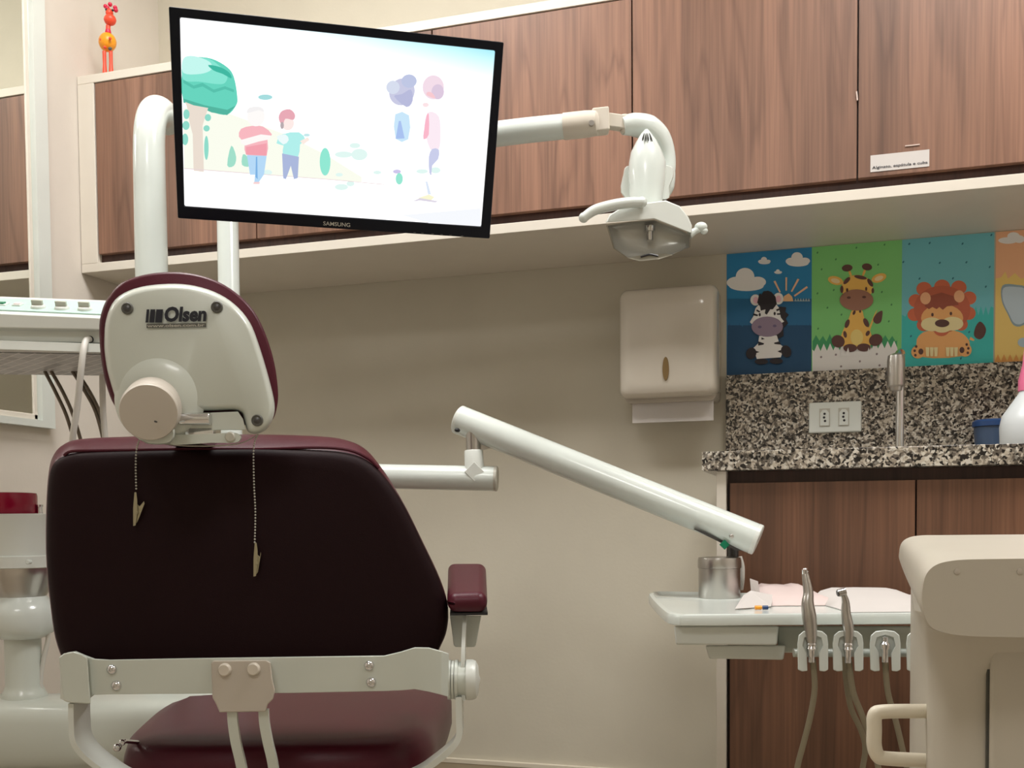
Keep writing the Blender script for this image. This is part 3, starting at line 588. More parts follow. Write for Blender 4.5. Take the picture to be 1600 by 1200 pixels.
# two grown figures, right
ar.ell(1080, 410, 56, 62, EC(176, 178, 216), .5).ell(1112, 362, 34, 30, EC(160, 172, 216)).ell(1040, 390, 30, 30, EC(196, 206, 232)).poly([(1045, 430), (1100, 478), (1128, 450), (1120, 400), (1080, 420)], EC(150, 154, 204), 3)
ar.poly([(1050, 510), (1112, 515), (1108, 622), (1052, 620)], EC(176, 220, 250), 2); ar.poly([(1066, 540), (1075, 540), (1092, 618), (1052, 620)], EC(126, 164, 234)); ar.ell(1058, 766, 18, 9, EC(182, 170, 226)).ell(1068, 798, 16, 26, EC(140, 230, 206))
ar.ell(1220, 390, 48, 54, EC(240, 206, 224)).ell(1240, 410, 28, 34, EC(206, 176, 208)).poly([(1190, 425), (1230, 440), (1215, 415), (1195, 410)], EC(246, 176, 186), 2)
ar.ell(1186, 468, 14, 10, EC(252, 214, 220)); ar.poly([(1200, 500), (1245, 520), (1252, 600), (1245, 665), (1205, 665), (1180, 560)], EC(252, 226, 240), 3); ar.poly([(1190, 515), (1200, 512), (1200, 600), (1180, 622), (1175, 605)], EC(250, 150, 178), 2)
ar.poly([(1215, 665), (1245, 668), (1242, 710), (1215, 740), (1212, 780), (1202, 770), (1200, 700)], EC(176, 182, 226), 2); ar.poly([(1185, 810), (1194, 810), (1210, 868), (1196, 868)], EC(206, 222, 246)); ar.poly([(1150, 885), (1200, 868), (1225, 880), (1210, 895)], EC(250, 246, 190)); ar.poly([(1125, 900), (1160, 884), (1240, 898), (1230, 904), (1160, 895)], EC(206, 196, 216))
ar.poly([(1080, 960), (1430, 930), (1432, 1010), (1200, 996)], EC(244, 248, 255))
ar.b.build('screen_picture', ar.mats, sc_, smooth=False, recalc=False)
# maker's name and buttons on the bezel
lo = MP(505, 352, .0004); lr = MP(547, 356, .0004)
B().text('SAMSUNG', lo, ux, uy, width=np.linalg.norm(lr-lo), height=.0062, bold=.01).build('maker_name', 'silverink', bz, smooth=False)
b_ = B()
for x in (648, 660, 676, 690, 704, 722): q = MP(x, 363.5+(x-648)*.07, .0004); b_.box(q, (.004, .0010, .0008), (ux, uy, un))
b_.build('buttons', 'greyink', bz, smooth=False)
# stand column behind the monitor
pt, pb = W(241, 123, 2.0), W(238, 470, 2.0)
px_, py_ = pb[0], pb[1]
tp = A(px_, py_, pt[2]-.03)
r1_ = .0295
e2c = mc-un*.047
b_ = B(); b_.tube([(px_, py_, .35), (px_, py_, .9), (px_, py_, pt[2]-.30), (px_, py_, pt[2]-.22), (px_, py_, pt[2]-.16)]+[A(px_, py_, 0)+HD*k+ZZ*(pt[2]-z) for k, z in ((.004, .105), (.018, .068), (.045, .043), (.085, .033), (.12, .036))], [.0315, .0305, .030, .0295, .029, .0285, .028], n=28, smooth=8)
e_mount = empty('monitor_column', (px_, py_, .0), 'thick white round-topped column left of the monitor', 'column')
b_.build('tube', 'enamel', e_mount)
B().lathe((px_, py_, 0), ZZ, [(.09, 0), (.09, .02), (.05, .03), (.045, .352), (.032, .354)]).build('foot', 'white', e_mount)
B().tube([A(px_, py_, pt[2]-.036)+HD*.112, A(px_, py_, pt[2]-.04)+HD*.10+HR*.06, A(px_, py_, pt[2])*.45+e2c*.55+HD*.05, e2c], [.026, .018, .014], smooth=6).build('bracket_arm', 'white', e_mount)
B().loft([sh(MR(.12, .12, -.047), A(0, 0, 0)), MR(.11, .11, -.052)]).build('mounting_plate', 'steel', e_mount, smooth=False)

# ================================================================== DENTAL LIGHT
q1 = W(356, 360, 2.0); lx_, ly_ = q1[0], q1[1]
a0 = W(780, 209, 1.88); a1 = W(925, 193, 1.85)
az = W(356, 268, 2.0)[2]
e = empty('dental_light', (lx_, ly_, 0), 'white dental light on a long arm in front of the walnut cabinet', 'lamp')
B().lathe((lx_, ly_, 0), ZZ, [(.05, 0), (.05, .01), (.028, .04), (.0205, .06), (.0203, az+.03), (.016, az+.04)]).build('column', 'enamel', e)
p0 = A(lx_, ly_, az)
B().tube([p0, p0+(a0-p0)*.5, a0, a0+(a1-a0)*.72], [.0235, .0222, .0215], n=28, smooth=4).build('arm', 'enamel', e)
b_ = B(); d_ = nrm(a1-a0)
b_.tube([a0+(a1-a0)*.70, a1-d_*.012, a1+d_*.008, a1+d_*.014], [.0228, .0228, .021, .012], n=28, smooth=2); cap = b_.build('arm_end_cap', 'cream', e)
q = W(924, 193, 1.83); b_ = B(); b_.cyl(q+HD*.004, q-HD*.004, .0048, n=16); b_.build('screw', 'steel', cap)
b_ = B(); b_.box(W(938, 190, 1.85), (.030, .028, .042), (d_, HD, np.cross(d_, HD))); b_.build('collar', 'cream', e, bevel=.003)
b_ = B(); b_.box(W(968, 192, 1.85), (.048, .020, .024), (nrm(W(985, 195, 1.85)-W(950, 190, 1.85)), HD, ZZ)); b_.cyl(W(976, 180, 1.85), W(976, 208, 1.85), .008); b_.build('swivel_joint', 'cream', e, bevel=.002)
# curved yoke: sphere-ish knuckle then a tapering hook behind the head
b_ = B(); yk = [(972, 197), (990, 195), (1012, 200), (1030, 215), (1041, 240), (1044, 268), (1040, 290), (1032, 305)]
b_.tube([W(x, y, 1.85+.02*min(1, i/4)) for i, (x, y) in enumerate(yk)], [.015, .020, .0225, .020, .016, .013, .016, .014], n=24, smooth=6); b_.build('yoke', 'enamel', e)
b_ = B(); b_.loft([scl(ring([(974, 272), (985, 258), (1042, 258), (1053, 270), (1046, 292), (1040, 312), (975, 308)], t, 4), k) for t, k in ((1.835, .97), (1.84, 1.0), (1.875, 1.0), (1.88, .95))]); b_.build('head_back_shell', 'white', e)
hb = []
for y, xl, xr, dd in ((203, 1007, 1013, .006), (210, 1001, 1018, .016), (222, 994, 1026, .026), (238, 986, 1034, .034), (255, 983, 1040, .038), (272, 982, 1040, .040), (290, 984, 1038, .040), (305, 984, 1036, .040), (322, 985, 1034, .038), (332, 986, 1033, .036)):
    c0 = W((xl+xr)/2, y, 1.83); ra = (xr-xl)/2/F_PX*1.83
    hb.append([c0+HR*ra*math.cos(2*math.pi*k/28)+HD*dd*.8*math.sin(2*math.pi*k/28) for k in range(28)])
b_ = B().loft(hb); head = b_.build('lamp_head', 'enamel', e, angle=80)
b_ = B()
for dx, tl in ((-6, -.45), (-1, -.12), (3, .1), (8, .45)):
    b_.tube([W(1010+dx*.55, 208, 1.8155), W(1010+dx*.9, 216, 1.808), W(1010+dx*1.15, 221, 1.8045)], [.0005, .0016, .0004], n=8, smooth=3)
b_.build('vent_slots', 'dark', head)
# lamp box
def lr(pts, t, k=1.0): return scl([W(x, y, t) for x, y in pts], k)
top_o = [(946, 348), (952, 336), (975, 322), (1018, 316), (1040, 313), (1062, 322), (1076, 340), (1081, 352), (1081, 365), (1068, 360), (1022, 342), (985, 345)]
b_ = B().loft([lr(top_o, 1.765, .985), lr(top_o, 1.77), lr(top_o, 1.90), lr(top_o, 1.905, .97)]); b_.build('lamp_cover', 'white', e, bevel=.0015)
ln_o = [(947, 352), (985, 346.5), (1022, 343.5), (1067, 361), (1080, 367), (1079, 386), (1050, 399), (1028, 404), (1000, 407), (978, 402), (958, 388)]
ln_t = [1.778]*11
b_ = B().loft([lr(ln_o, 1.765, .93), lr(ln_o, 1.772, .99), lr(ln_o, 1.80, 1.0), lr(ln_o, 1.895, .97)], caps=(True, True)); b_.build('lens', 'lens', e, angle=25)
b_ = B().loft([lr(ln_o, 1.777, .965), lr(ln_o, 1.782, .955), lr(ln_o, 1.792, .88), lr(ln_o, 1.800, .62), lr(ln_o, 1.803, .3)], caps=(False, True)); b_.build('reflector', 'reflector', e)
b_ = B(); b_.cyl(W(1015, 362, 1.788), W(1015, 376, 1.788), .0065); b_.cyl(W(1015, 354, 1.788), W(1015, 362, 1.788), .010); b_.build('bulb', 'chrome', e)
b_ = B().loft([lr([(980, 403), (1000, 399), (1040, 396), (1052, 398), (1030, 405), (1000, 408)], 1.766), lr([(980, 403), (1000, 399), (1040, 396), (1052, 398), (1030, 405), (1000, 408)], 1.80)]); b_.build('lens_rim', 'silverink', e)
b_ = B(); b_.tube([W(1001, 401.5, 1.7645), W(1015, 397.5, 1.7635), W(1028, 400, 1.7645)], .0016, n=8); b_.build('rim_slot', 'black', e)
b_ = B(); b_.tube([W(912, 340, 1.74), W(930, 328, 1.74), W(960, 320, 1.745), (W(985, 316.5, 1.75)), W(1003, 316, 1.755)], [.0085, .0095, .0100, .0098, .009], n=16, smooth=6, flat=.9)
b_.ball(W(912, 340, 1.74), .0085); b_.ball(W(1003, 316, 1.755), .009); b_.tube([W(1000, 317, 1.755), W(1002, 321, 1.79)], .0075, smooth=1); b_.build('handle', 'enamel', e)
b_ = B(); b_.tube([W(1077, 366, 1.83), W(1086, 361, 1.83), W(1094, 357, 1.83)], [.0085, .006, .0065], n=12); b_.ball(W(1095, 355, 1.83), (.0115, .009, .009)); b_.ball(W(1100, 361, 1.83), (.007, .007, .006)); b_.build('side_knob', 'enamel', e)

# ================================================================== DENTAL CHAIR
ch0 = W(386, 1050, 1.45); ch0[2] = 0
e = empty('dental_chair', ch0, 'burgundy dental chair seen from behind, grey headrest shell and crossbar', 'dental chair')
# backrest
bo = [(72, 870), (72, 800), (75, 745), (82, 712), (98, 694), (128, 685), (215, 681), (300, 679), (400, 678), (500, 681), (545, 688), (574, 703), (600, 735), (630, 785), (660, 845), (688, 905), (700, 948), (698, 985), (686, 1015), (670, 1045), (600, 1062), (400, 1066), (200, 1062), (118, 1052), (90, 1010), (78, 940)]
def bring(t, topdrop, ins, k=5):
    out = []
    for x, y in bo:
        f = max(0, min(1, (760-y)/80.0)); yy = y+topdrop*f; cxp, cyp = 386, 880
        out.append((cxp+(x-cxp)*(1-ins), cyp+(yy-cyp)*(1-ins)))
    return ring(out, t, k)
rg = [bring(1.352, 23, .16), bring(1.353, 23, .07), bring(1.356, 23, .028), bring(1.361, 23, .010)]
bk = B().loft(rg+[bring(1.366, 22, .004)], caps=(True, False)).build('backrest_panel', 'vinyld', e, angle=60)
rg = [bring(1.366, 22, .004), bring(1.369, 20, .001), bring(1.385, 12, 0), bring(1.405, 4, 0), bring(1.425, 0, .004), bring(1.45, 2, .02), bring(1.462, 8, .06)]
B().loft(rg, caps=(False, True)).build('backrest_cushion', 'vinyl', e, angle=60)
pp = [(100, 712), (112, 705), (150, 704), (215, 703), (300, 702), (400, 702), (440, 701), (500, 699), (545, 703), (575, 716), (592, 732)]
B().tube([W(x, y, 1.3645) for x, y in pp], .0022, n=8, smooth=4).build('piping', 'vinyl', e)
# headrest
hs = [(155, 515), (158, 490), (168, 466), (190, 442), (227, 429), (270, 425), (312, 430), (352, 446), (388, 475), (410, 510), (427, 560), (434, 605), (433, 635), (424, 658), (400, 668), (360, 660), (290, 665), (222, 665), (184, 640), (167, 605), (158, 560)]
h1 = ring(hs, 1.30, 5)
rg = [scl(ring(hs, 1.283, 5), .97), ring(hs, 1.287, 5), h1, ring(hs, 1.33, 5), scl(ring(hs, 1.35, 5), .97), scl(ring(hs, 1.362, 5), .85)]
B().loft(rg).build('headrest_cushion', 'vinyl', e, angle=60)
so = [(163, 530), (166, 498), (180, 468), (210, 451), (252, 444), (295, 445), (335, 456), (366, 475), (390, 503), (405, 540), (420, 590), (429, 630), (427, 652), (417, 670), (400, 678), (387, 674), (382, 658), (378, 646), (365, 641), (330, 642), (292, 643), (282, 655), (275, 678), (262, 689), (238, 692), (220, 688), (208, 668), (186, 636), (170, 588), (164, 555)]
def srg(t, k): return scl(ring(so, t, 4), k, W(292, 560, t))
shl = B().loft([roff(so, 1.290, 1), roff(so, 1.280, 0), roff(so, 1.273, 1), roff(so, 1.2675, 3.5), roff(so, 1.2645, 7), roff(so, 1.2635, 10)]).build('headrest_shell', 'shell', e, angle=70)
kc = W(239, 634, 1.262); kf = W(232, 645, 1.215); ka = nrm(kf-kc)
B().lathe(W(246, 622, 1.262), -HD, [(.056, -.008), (.052, -.0035), (.047, -.0005), (.041, .0018), (.034, .0035), (.022, .005)], n=48).build('hinge_boss', 'shell', shl, angle=80)
B().lathe(kc, ka, [(.0350, -.002), (.0350, .030), (.0333, .036), (.0336, .0365), (.0336, .046), (.0326, .0485), (.027, .049)], n=48).build('round_knob', 'knobc', shl)
q = kf+HR*.0085-ZZ*.0105; B().cyl(q+HD*.002, q-HD*.003, .0011, n=10).build('knob_pin', 'dsteel', shl)
b_ = B(); b_.loft([scl(ring([(219, 672), (232, 662), (262, 662), (273, 672), (270, 688), (258, 694), (234, 694), (222, 688)], t, 3), k) for t, k in ((1.235, .9), (1.24, 1), (1.27, 1))]); b_.build('knob_foot', 'shell', shl)
for x, y in ((199, 482), (339, 480), (402, 657)):
    q = W(x, y, 1.2628); sc2 = B(); sc2.lathe(q, -HD, [(.0072, -.006), (.0072, .0012), (.0060, .0022), (.0052, .0012)], n=20, mi=0); sc2.lathe(q, -HD, [(.004, 0), (.004, .0016), (.002, .0026)], n=12, mi=1); sc2.build('screw', ['greyink', 'dsteel'], shl)
rec = [(294, 646), (372, 643), (380, 655), (384, 672), (340, 672), (294, 678)]
B().loft([ring(rec, 1.266), ring(rec, 1.285)]).build('recess_plate', 'shell', shl, bevel=.001)
b_ = B(); b_.cyl(W(281, 655, 1.262), W(329, 654, 1.262), .0075, n=24); b_.box(W(306, 656, 1.268), (.040, .012, .014), (HR, HD, ZZ)); b_.build('chrome_clamp', 'chrome', e, bevel=.001)
b_ = B(); b_.box(W(313, 676, 1.272), (.036, .012, .014), (HR, HD, ZZ)); b_.build('lower_chrome_clamp', 'chrome', e, bevel=.002)
pl = [(268, 680), (300, 679), (340, 677), (365, 676), (376, 680), (377, 686), (368, 692), (330, 692), (285, 695), (266, 694)]
B().loft([scl(ring(pl, 1.262, 3), .97), ring(pl, 1.266, 3), ring(pl, 1.30, 3)]).build('headrest_mount', 'shell', e)
B().lathe(W(360, 683, 1.262), -HD, [(.0065, 0), (.0065, .0015), (.005, .003)], n=20).build('mount_bolt', 'silverink', e)
B().box(W(300, 690, 1.36), (.05, .10, .012), (HR, HD, ZZ)).box(W(300, 700, 1.41), (.05, .012, .05), (HR, HD, ZZ)).build('headrest_stem', 'steel', e)
# maker's mark on the shell
tr = nrm(W(322, 485, 1.2605)-W(255, 486, 1.2605))
o_ = W(256, 503.5, 1.2608); wt = np.linalg.norm(W(322, 486, 1.2608)-W(256, 486, 1.2608))
up_i = nrm(ZZ+HR*.12)
B().text('Olsen', o_, tr, up_i, width=wt, height=.0188, bold=.045, depth=.0006).build('maker_name', 'navy', shl, smooth=False)
b_ = B()
for x0, x1 in ((227.5, 231.5), (233.5, 241), (242.5, 253)):
    P_ = [W(x0, 504, 1.2605), W(x1, 504, 1.2605), W(x1+2, 483.5, 1.2605), W(x0+2, 483.5, 1.2605)]; b_.ext(P_, -HD*.0006)
b_.build('maker_bars', 'navy', shl, smooth=False)
P_ = [W(229, 512.5, 1.2612), W(322, 511, 1.2612), W(322, 504.8, 1.2612), W(229, 506.3, 1.2612)]
B().ext(P_, -HD*.0004).build('web_strip', 'greyink', shl, smooth=False)
B().text('www.olsen.com.br', W(230, 511.5, 1.2607), tr, ZZ, width=wt*1.36, height=.0036, depth=.0002, bold=.02).build('web_address', 'silverink', shl, smooth=False)
# crossbar
tops = [(94, 1027, 1.345), (104, 1020, 1.315), (116, 1018, 1.302), (130, 1024, 1.298), (146, 1030, 1.296), (170, 1031.5, 1.295), (300, 1029, 1.295), (450, 1027, 1.295), (600, 1025, 1.295), (625, 1019, 1.295), (648, 1012, 1.295), (670, 1012.5, 1.296), (690, 1018, 1.30), (701, 1022, 1.31)]
bots = [1092, 1096, 1097, 1098, 1086, 1085, 1084, 1083, 1080, 1079, 1077, 1081, 1086, 1089]
rg = []
for (x, y, t), yb in zip(tops, bots):
    rg.append([W(x, y, t), W(x, yb, t), W(x, yb, t)+HD*.006, W(x, y, t)+HD*.006])
cb = B().loft(rg).build('crossbar', 'shell', e, angle=30, bevel=.0008)
for x, y in ((175, 1046), (182, 1071), (577, 1040), (580, 1066)):
    B().lathe(W(x, y, 1.2948), -HD, [(.0064, -.001), (.0064, .0015), (.0046, .004), (.0024, .0048), (.0022, .003)], n=20).build('screw', 'chrome', cb)
ho = [(92, 1027), (100, 1021), (115, 1018), (128, 1022), (137, 1028), (139, 1060), (142, 1100), (110, 1098), (99, 1095), (97, 1080)]
B().loft([ring(ho, 1.288), ring(ho, 1.345)]).build('hinge_cover', 'shell', e, bevel=.002)
br = [(330, 1036), (334, 1032), (416, 1031), (423, 1035), (426, 1062), (430, 1078), (427, 1092), (419, 1100), (415, 1112), (343, 1113), (338, 1101), (332, 1090), (331, 1070)]
B().loft([scl(ring(br, 1.274), .975), ring(br, 1.276), ring(br, 1.296)]).build('junction_plate', 'knobc', e, bevel=.001)
for x, y in ((352, 1046), (397, 1045)):
    B().lathe(W(x, y, 1.275), -HD, [(.0082, 0), (.0082, .003), (.0074, .006), (.0065, .007)], n=20).build('bolt', 'cream', e)
for x0, x1, x2 in ((363, 370, 386), (412, 420, 434)):
    B().band([W(x0, 1108, 1.285), W(x0+1.5, 1130, 1.287), W(x1-1, 1160, 1.29), W(x1+6, 1190, 1.295), W(x2, 1240, 1.31), W(x2+20, 1330, 1.36), W(x2+10, 1480, 1.5)], HR*.0125, .006).build('cable', 'shell', e)
# hinge at the right and armrest
hc = lambda x, y=1062: W(x, y, 1.335)
b_ = B()
for x0, x1, r0 in ((700, 705, .026), (706, 710, .0252), (711, 716, .026)): b_.cyl(hc(x0), hc(x1), r0, n=36)
b_.build('hinge_discs', 'shell', e)
b_ = B(); ax_ = HR
b_.lathe(hc(729), ax_, [(.0265, 0), (.0265, .008), (.0245, .0125), (.018, .0155), (.006, .0165), (.002, .018)], n=36); b_.build('hinge_knob', 'white', e)
B().cyl(hc(716), hc(729), .0235, n=36).build('hinge_core', 'shell', e)
B().band([W(725, 1092, 1.335), W(724, 1040, 1.335), W(725, 1000, 1.345), W(727, 958, 1.37)], HD*.03, .0050).build('armrest_strut', 'white', e)
br = [(703, 962), (752, 962), (744, 1008), (741, 1011), (712, 1011), (709, 1008)]
B().loft([ring(br, 1.40), ring(br, 1.415)]).build('armrest_bracket', 'shell', e, bevel=.001)
pn = [W(699, 958, 1.325), W(762, 958, 1.325), W(761, 926, 1.325), W(698, 929, 1.325)]
pf = [W(706, 921, 1.56), W(758, 921, 1.56), W(760, 879, 1.56), W(698, 879, 1.56)]
B().hexa(pn+pf).build('armrest_pad', 'vinyl', e, bevel=.0145, seg=6)
B().hexa([W(703, 962, 1.335), W(762, 961, 1.335), W(762, 957, 1.335), W(703, 958, 1.335), W(706, 925, 1.54), W(757, 925, 1.54), W(757, 921, 1.54), W(706, 921, 1.54)]).build('armrest_base', 'black', e, smooth=False)
# seat
sz = W(400, 1160, 1.42)[2]
def SP(l, t, z): return CAM*0+A(0, 0, 0)+HD*t+HR*l+ZZ*z
sl = [(-.515, 1.40), (-.35, 1.385), (-.18, 1.40), (-.125, 1.47), (-.118, 1.60), (-.13, 1.95), (-.34, 2.02), (-.58, 1.96), (-.60, 1.75), (-.585, 1.58), (-.56, 1.46)]
def sr(z, k): 
    r0 = [SP(l, t, z) for l, t in sl]; r0 = cr([tuple(p) for p in r0], 5, True); return scl(r0, k)
B().loft([sr(sz-.085, .90), sr(sz-.080, .975), sr(sz-.055, 1.0), sr(sz-.028, 1.0), sr(sz-.010, .975), sr(sz-.001, .93), sr(sz+.004, .84), sr(sz+.004, .4)]).build('seat_cushion', 'vinyl', e, angle=70)
c0 = SP(-.35, 1.7, 0)
B().box((c0[0], c0[1], sz-.10), (.36, .40, .03), (HR, HD, ZZ)).build('seat_plate', 'white', e, bevel=.004)
b_ = B(); b_.box((c0[0], c0[1], .22), (.20, .28, .30), (HR, HD, ZZ)); b_.box((c0[0], c0[1], .035), (.36, .62, .07), (HR, HD, ZZ)); b_.build('pedestal', 'white', e, bevel=.012)
# legrest beyond the seat
B().loft([sh(scl([SP(l, t, sz-.03) for l, t in ((-.56, 2.0), (-.16, 2.0), (-.20, 2.28), (-.52, 2.28))], 1), A(0, 0, dz)) for dz in (-.03, .03)]).build('legrest', 'vinyl', e, bevel=.02, seg=4)
# side arms
B().band([W(124, 1094, 1.325), W(124.5, 1125, 1.325), W(127, 1152, 1.325), W(140, 1172, 1.33), (W(165, 1193, 1.335)), W(195, 1212, 1.34), W(240, 1228, 1.36)]+[W(300, 1236, 1.42)], HD*.052, .007, smooth=6).build('side_arm', 'white', e)
B().band([W(718, 1085, 1.335), W(718.5, 1120, 1.335), W(718, 1146, 1.335), W(706, 1165, 1.335), W(680, 1187, 1.34), W(650, 1207, 1.35), W(600, 1226, 1.39), W(560, 1232, 1.43)], HD*.045, .008, smooth=6).build('side_arm', 'white', e)
# chrome fitting left of the seat
b_ = B(); b_.ball(W(183, 1168, 1.38), .0055); b_.ball(W(191, 1160, 1.385), .0045); b_.tube([W(181, 1170, 1.38), W(195, 1158, 1.39), W(215, 1160, 1.43)], .003, smooth=1); b_.build('chrome_fitting', 'chrome', e)

# bib chain hung from the headrest mount
cpt = W(217, 684, 1.335)
e = empty('bib_chain', W(300, 700, 1.34), 'silver bead chain with two bib clips hanging over the dark backrest', 'bib chain')
b_ = B()
def beads(path):
    P = cr(path, 12, False); acc = 0; last = P[0]; b_.ball(last, .0013, n=6, m=4)
    for p in P[1:]:
        while np.linalg.norm(p-last) > .0040:
            last = last+nrm(p-last)*.0040; b_.ball(last, .0014, n=6, m=4)
TT = 1.3475
beads([W(219, 684, 1.33), W(216, 692, 1.338), W(213, 705, TT), W(212, 730, TT), W(213, 768, TT)])
beads([W(403, 679, 1.325), W(398, 690, 1.338), W(396, 710, TT), W(397, 760, TT), W(399, 800, TT), W(398, 848, TT)])
b_.tube([W(219, 684, 1.33), W(250, 692, 1.31), W(300, 697, 1.30), W(370, 694, 1.305), W(403, 679, 1.325)], .0008, n=6)
b_.build('chain', 'silverink', e)
def clip(x, y, dx, sgn):
    b_ = B()
    ln = [(x-2, y), (x+1, y), (x+2.5, y+12), (x+4+dx, y+30), (x+1+dx, y+52), (x-3+dx, y+53), (x-3.5+dx*.5, y+25)]
    b_.loft([ring(ln, TT-.004), ring(ln, TT-.0025)]); ln2 = [(x+2, y+18), (x+6, y+22), (x+13*sgn, y+14), (x+14*sgn, y+18), (x+4+dx, y+46), (x+1+dx, y+50)]
    b_.loft([ring(ln2, TT-.002), ring(ln2, TT-.0005)]); b_.cyl(W(x+2+dx*.5, y+32, TT-.0055), W(x+2+dx*.5, y+32, TT), .002, n=10)
    b_.build('bib_clip', mat('aged_nickel', srgb(176, 168, 140), .35, .7), e, bevel=.0003, seg=1)
clip(212, 769, -1, 1); clip(400, 848, -1, .55)

# ================================================================== DELIVERY ARM + TRAY
tz = W(1120, 961, 1.42)[2]            # tray top height
l0 = W(300, 738, 1.98); l1 = W(775, 748, 1.92)
e = empty('tray_arm', (l0[0], l0[1], 0), 'white jointed tube arm carrying the instrument tray', 'arm')
B().lathe((l0[0], l0[1], 0), ZZ, [(.06, 0), (.06, .012), (.03, .02), (.028, l0[2]+.03), (.02, l0[2]+.035)]).build('post', 'white', e)
d_ = nrm(l1-l0); rt_ = .0232
ht = B().tube([l0, l1-d_*.003], rt_, n=32, smooth=1).build('horizontal_tube', 'enamel', e)
B().lathe(l1, d_, [(rt_*1.02, -.003), (rt_*1.02, .0015), (rt_*.95, .003)], n=32).build('end_cap', 'silverink', ht)
s0 = W(742, 745, 1.92); s1 = W(740, 704, 1.92); s2 = W(739.5, 682, 1.92)
B().lathe(s0, s1-s0, [(.0185, 0), (.0175, np.linalg.norm(s1-s0)-.001), (.0160, np.linalg.norm(s1-s0)+.001)], n=28).build('upright_stub', 'white', e)
B().box(W(741, 737, 1.903), (.026, .004, .026), (nrm(HR+ZZ), HD, nrm(ZZ-HR))).build('stub_gusset', 'white', e, bevel=.001)
B().cyl(s1, W(739, 672, 1.92), .0135, n=24).build('swivel_pin', 'steel', e)
h0 = W(718, 656, 1.94); h1_ = W(1182, 843, 1.77); d2 = nrm(h1_-h0); rh = .0272
hy = B().tube([h0, h1_], [rh, rh], n=36, smooth=1).build('spring_arm', 'enamel', e)
B().lathe(h0, -d2, [(rh*1.005, -.004), (rh*1.0, .002), (rh*.94, .0035)], n=36).build('end_cap', 'white', hy)
B().lathe(h1_, d2, [(rh*1.005, -.004), (rh*1.0, .002), (rh*.94, .0035)], n=36).build('end_cap', 'white', hy)
for x, y, t in ((736, 671, 1.908), (1143, 838, 1.755)):
    B().lathe(W(x, y, t), -HD, [(.0036, -.004), (.0036, .001), (.002, .002)], n=14).build('screw', 'steel', hy)
B().ball(W(715, 672, 1.92), (.006, .006, .004)).build('end_hole', 'black', hy)
B().loft([ring([(745, 690), (780, 698), (752, 704), (748, 704)], 1.925), ring([(745, 690), (780, 698), (752, 704), (748, 704)], 1.955)]).build('cam_link', 'steel', e)
sl_ = [(1084, 827), (1095, 829), (1165, 861), (1150, 860)]
B().loft([ring(sl_, 1.772), ring(sl_, 1.80)]).build('lower_slot', 'dsteel', hy)
B().cyl(W(1146, 848, 1.82), (W(1146, 848, 1.82)[0], W(1146, 848, 1.82)[1], tz-.006), .009).build('lower_pin', 'dsteel', e)
B().box(W(1132, 851, 1.765), (.012, .006, .012), (nrm(HR-ZZ), HD, nrm(HR+ZZ))).build('green_tag', 'green', e)

# tray
e = empty('instrument_tray', W(1240, 1000, 1.6), 'cream white dental instrument tray held out on the jointed arm', 'tray')
def TP(l, t, z): return HD*t+HR*l+ZZ*z
fl = (1048-800)/F_PX*1.42; 
to = [(fl, 1.47), (fl+.003, 1.44), (fl+.012, 1.422), (fl+.03, 1.417), (.40, 1.417), (.55, 1.417), (.70, 1.417), (.715, 1.43), (.715, 1.745), (.70, 1.755), (.45, 1.82), (fl+.06, 1.885), (fl+.035, 1.87), (fl+.02, 1.80), (fl+.006, 1.60)]
def trg(z, k, out=0): 
    r0 = [TP(l, t, z) for l, t in to]; r0 = cr([tuple(p) for p in r0], 4, True); return scl(r0, k)
zf = W(1120, 978, 1.418)[2]
B().loft([trg(zf, .985), trg(zf+.001, .997), trg(tz-.004, 1.0), trg(tz, .99), trg(tz+.001, .955), trg(tz-.005, .93), trg(tz-.006, .5)]).build('tray_top', 'enamel', e, angle=50)
d1 = [(1053, 978), (1217, 978), (1214, 1008), (1056, 1007)]
B().loft([ring(d1, 1.432), ring(d1, 1.66)]).build('drawer', 'white', e, bevel=.003)
d1 = [(1102, 1008), (1228, 1008), (1224, 1031), (1108, 1029)]
B().loft([ring(d1, 1.46), ring(d1, 1.72)]).build('lower_box', 'white', e, bevel=.003)
d1 = [(1215, 978), (1600, 978), (1600, 1020), (1215, 1020)]
B().loft([ring(d1, 1.50), ring(d1, 1.80)]).build('housing', 'shell', e, bevel=.003)
tc_ = W(1190, 985, 1.60)
hold = [(1270, 1015), (1325, 1015), (1383, 1015), (1440, 1015)]
for i, (hx, hy_) in enumerate(hold):
    b_ = B(); s_ = 1.39
    U_ = [(-25, 34), (-26, -10), (-24, -24), (-16, -31), (0, -33), (16, -31), (24, -24), (26, -10), (26, 34), (20, 37), (11, 36), (10, 6), (17, -6), (14, -20), (0, -25), (-14, -20), (-17, -6), (-10, 6), (-9, 36), (-18, 37)]
    o_ = [(hx+x*.93, hy_+y*.93) for x, y in U_]
    outer = [o_[k] for k in range(9)]+[]
    b_.loft([scl(ring(o_, s_-.002), .985), ring(o_, s_), ring(o_, s_+.022)])
    hb_ = b_.build('handpiece_holder', 'enamel', e, bevel=.0012, seg=2)
    B().lathe(W(hx, hy_-8, s_+.003), HD, [(.0172, 0), (.0165, .002), (.0135, .006), (.008, .009), (.003, .010)], n=32).build('holder_cup', 'enamel', hb_)
    B().tube([W(hx, hy_-12, s_+.03), W(hx, hy_-12, 1.52)], .005, smooth=1).build('holder_pin', 'shell', hb_)
B().cyl(W(1240, 1020, 1.425), W(1480, 1020, 1.425), .006).build('holder_rail', 'shell', e)
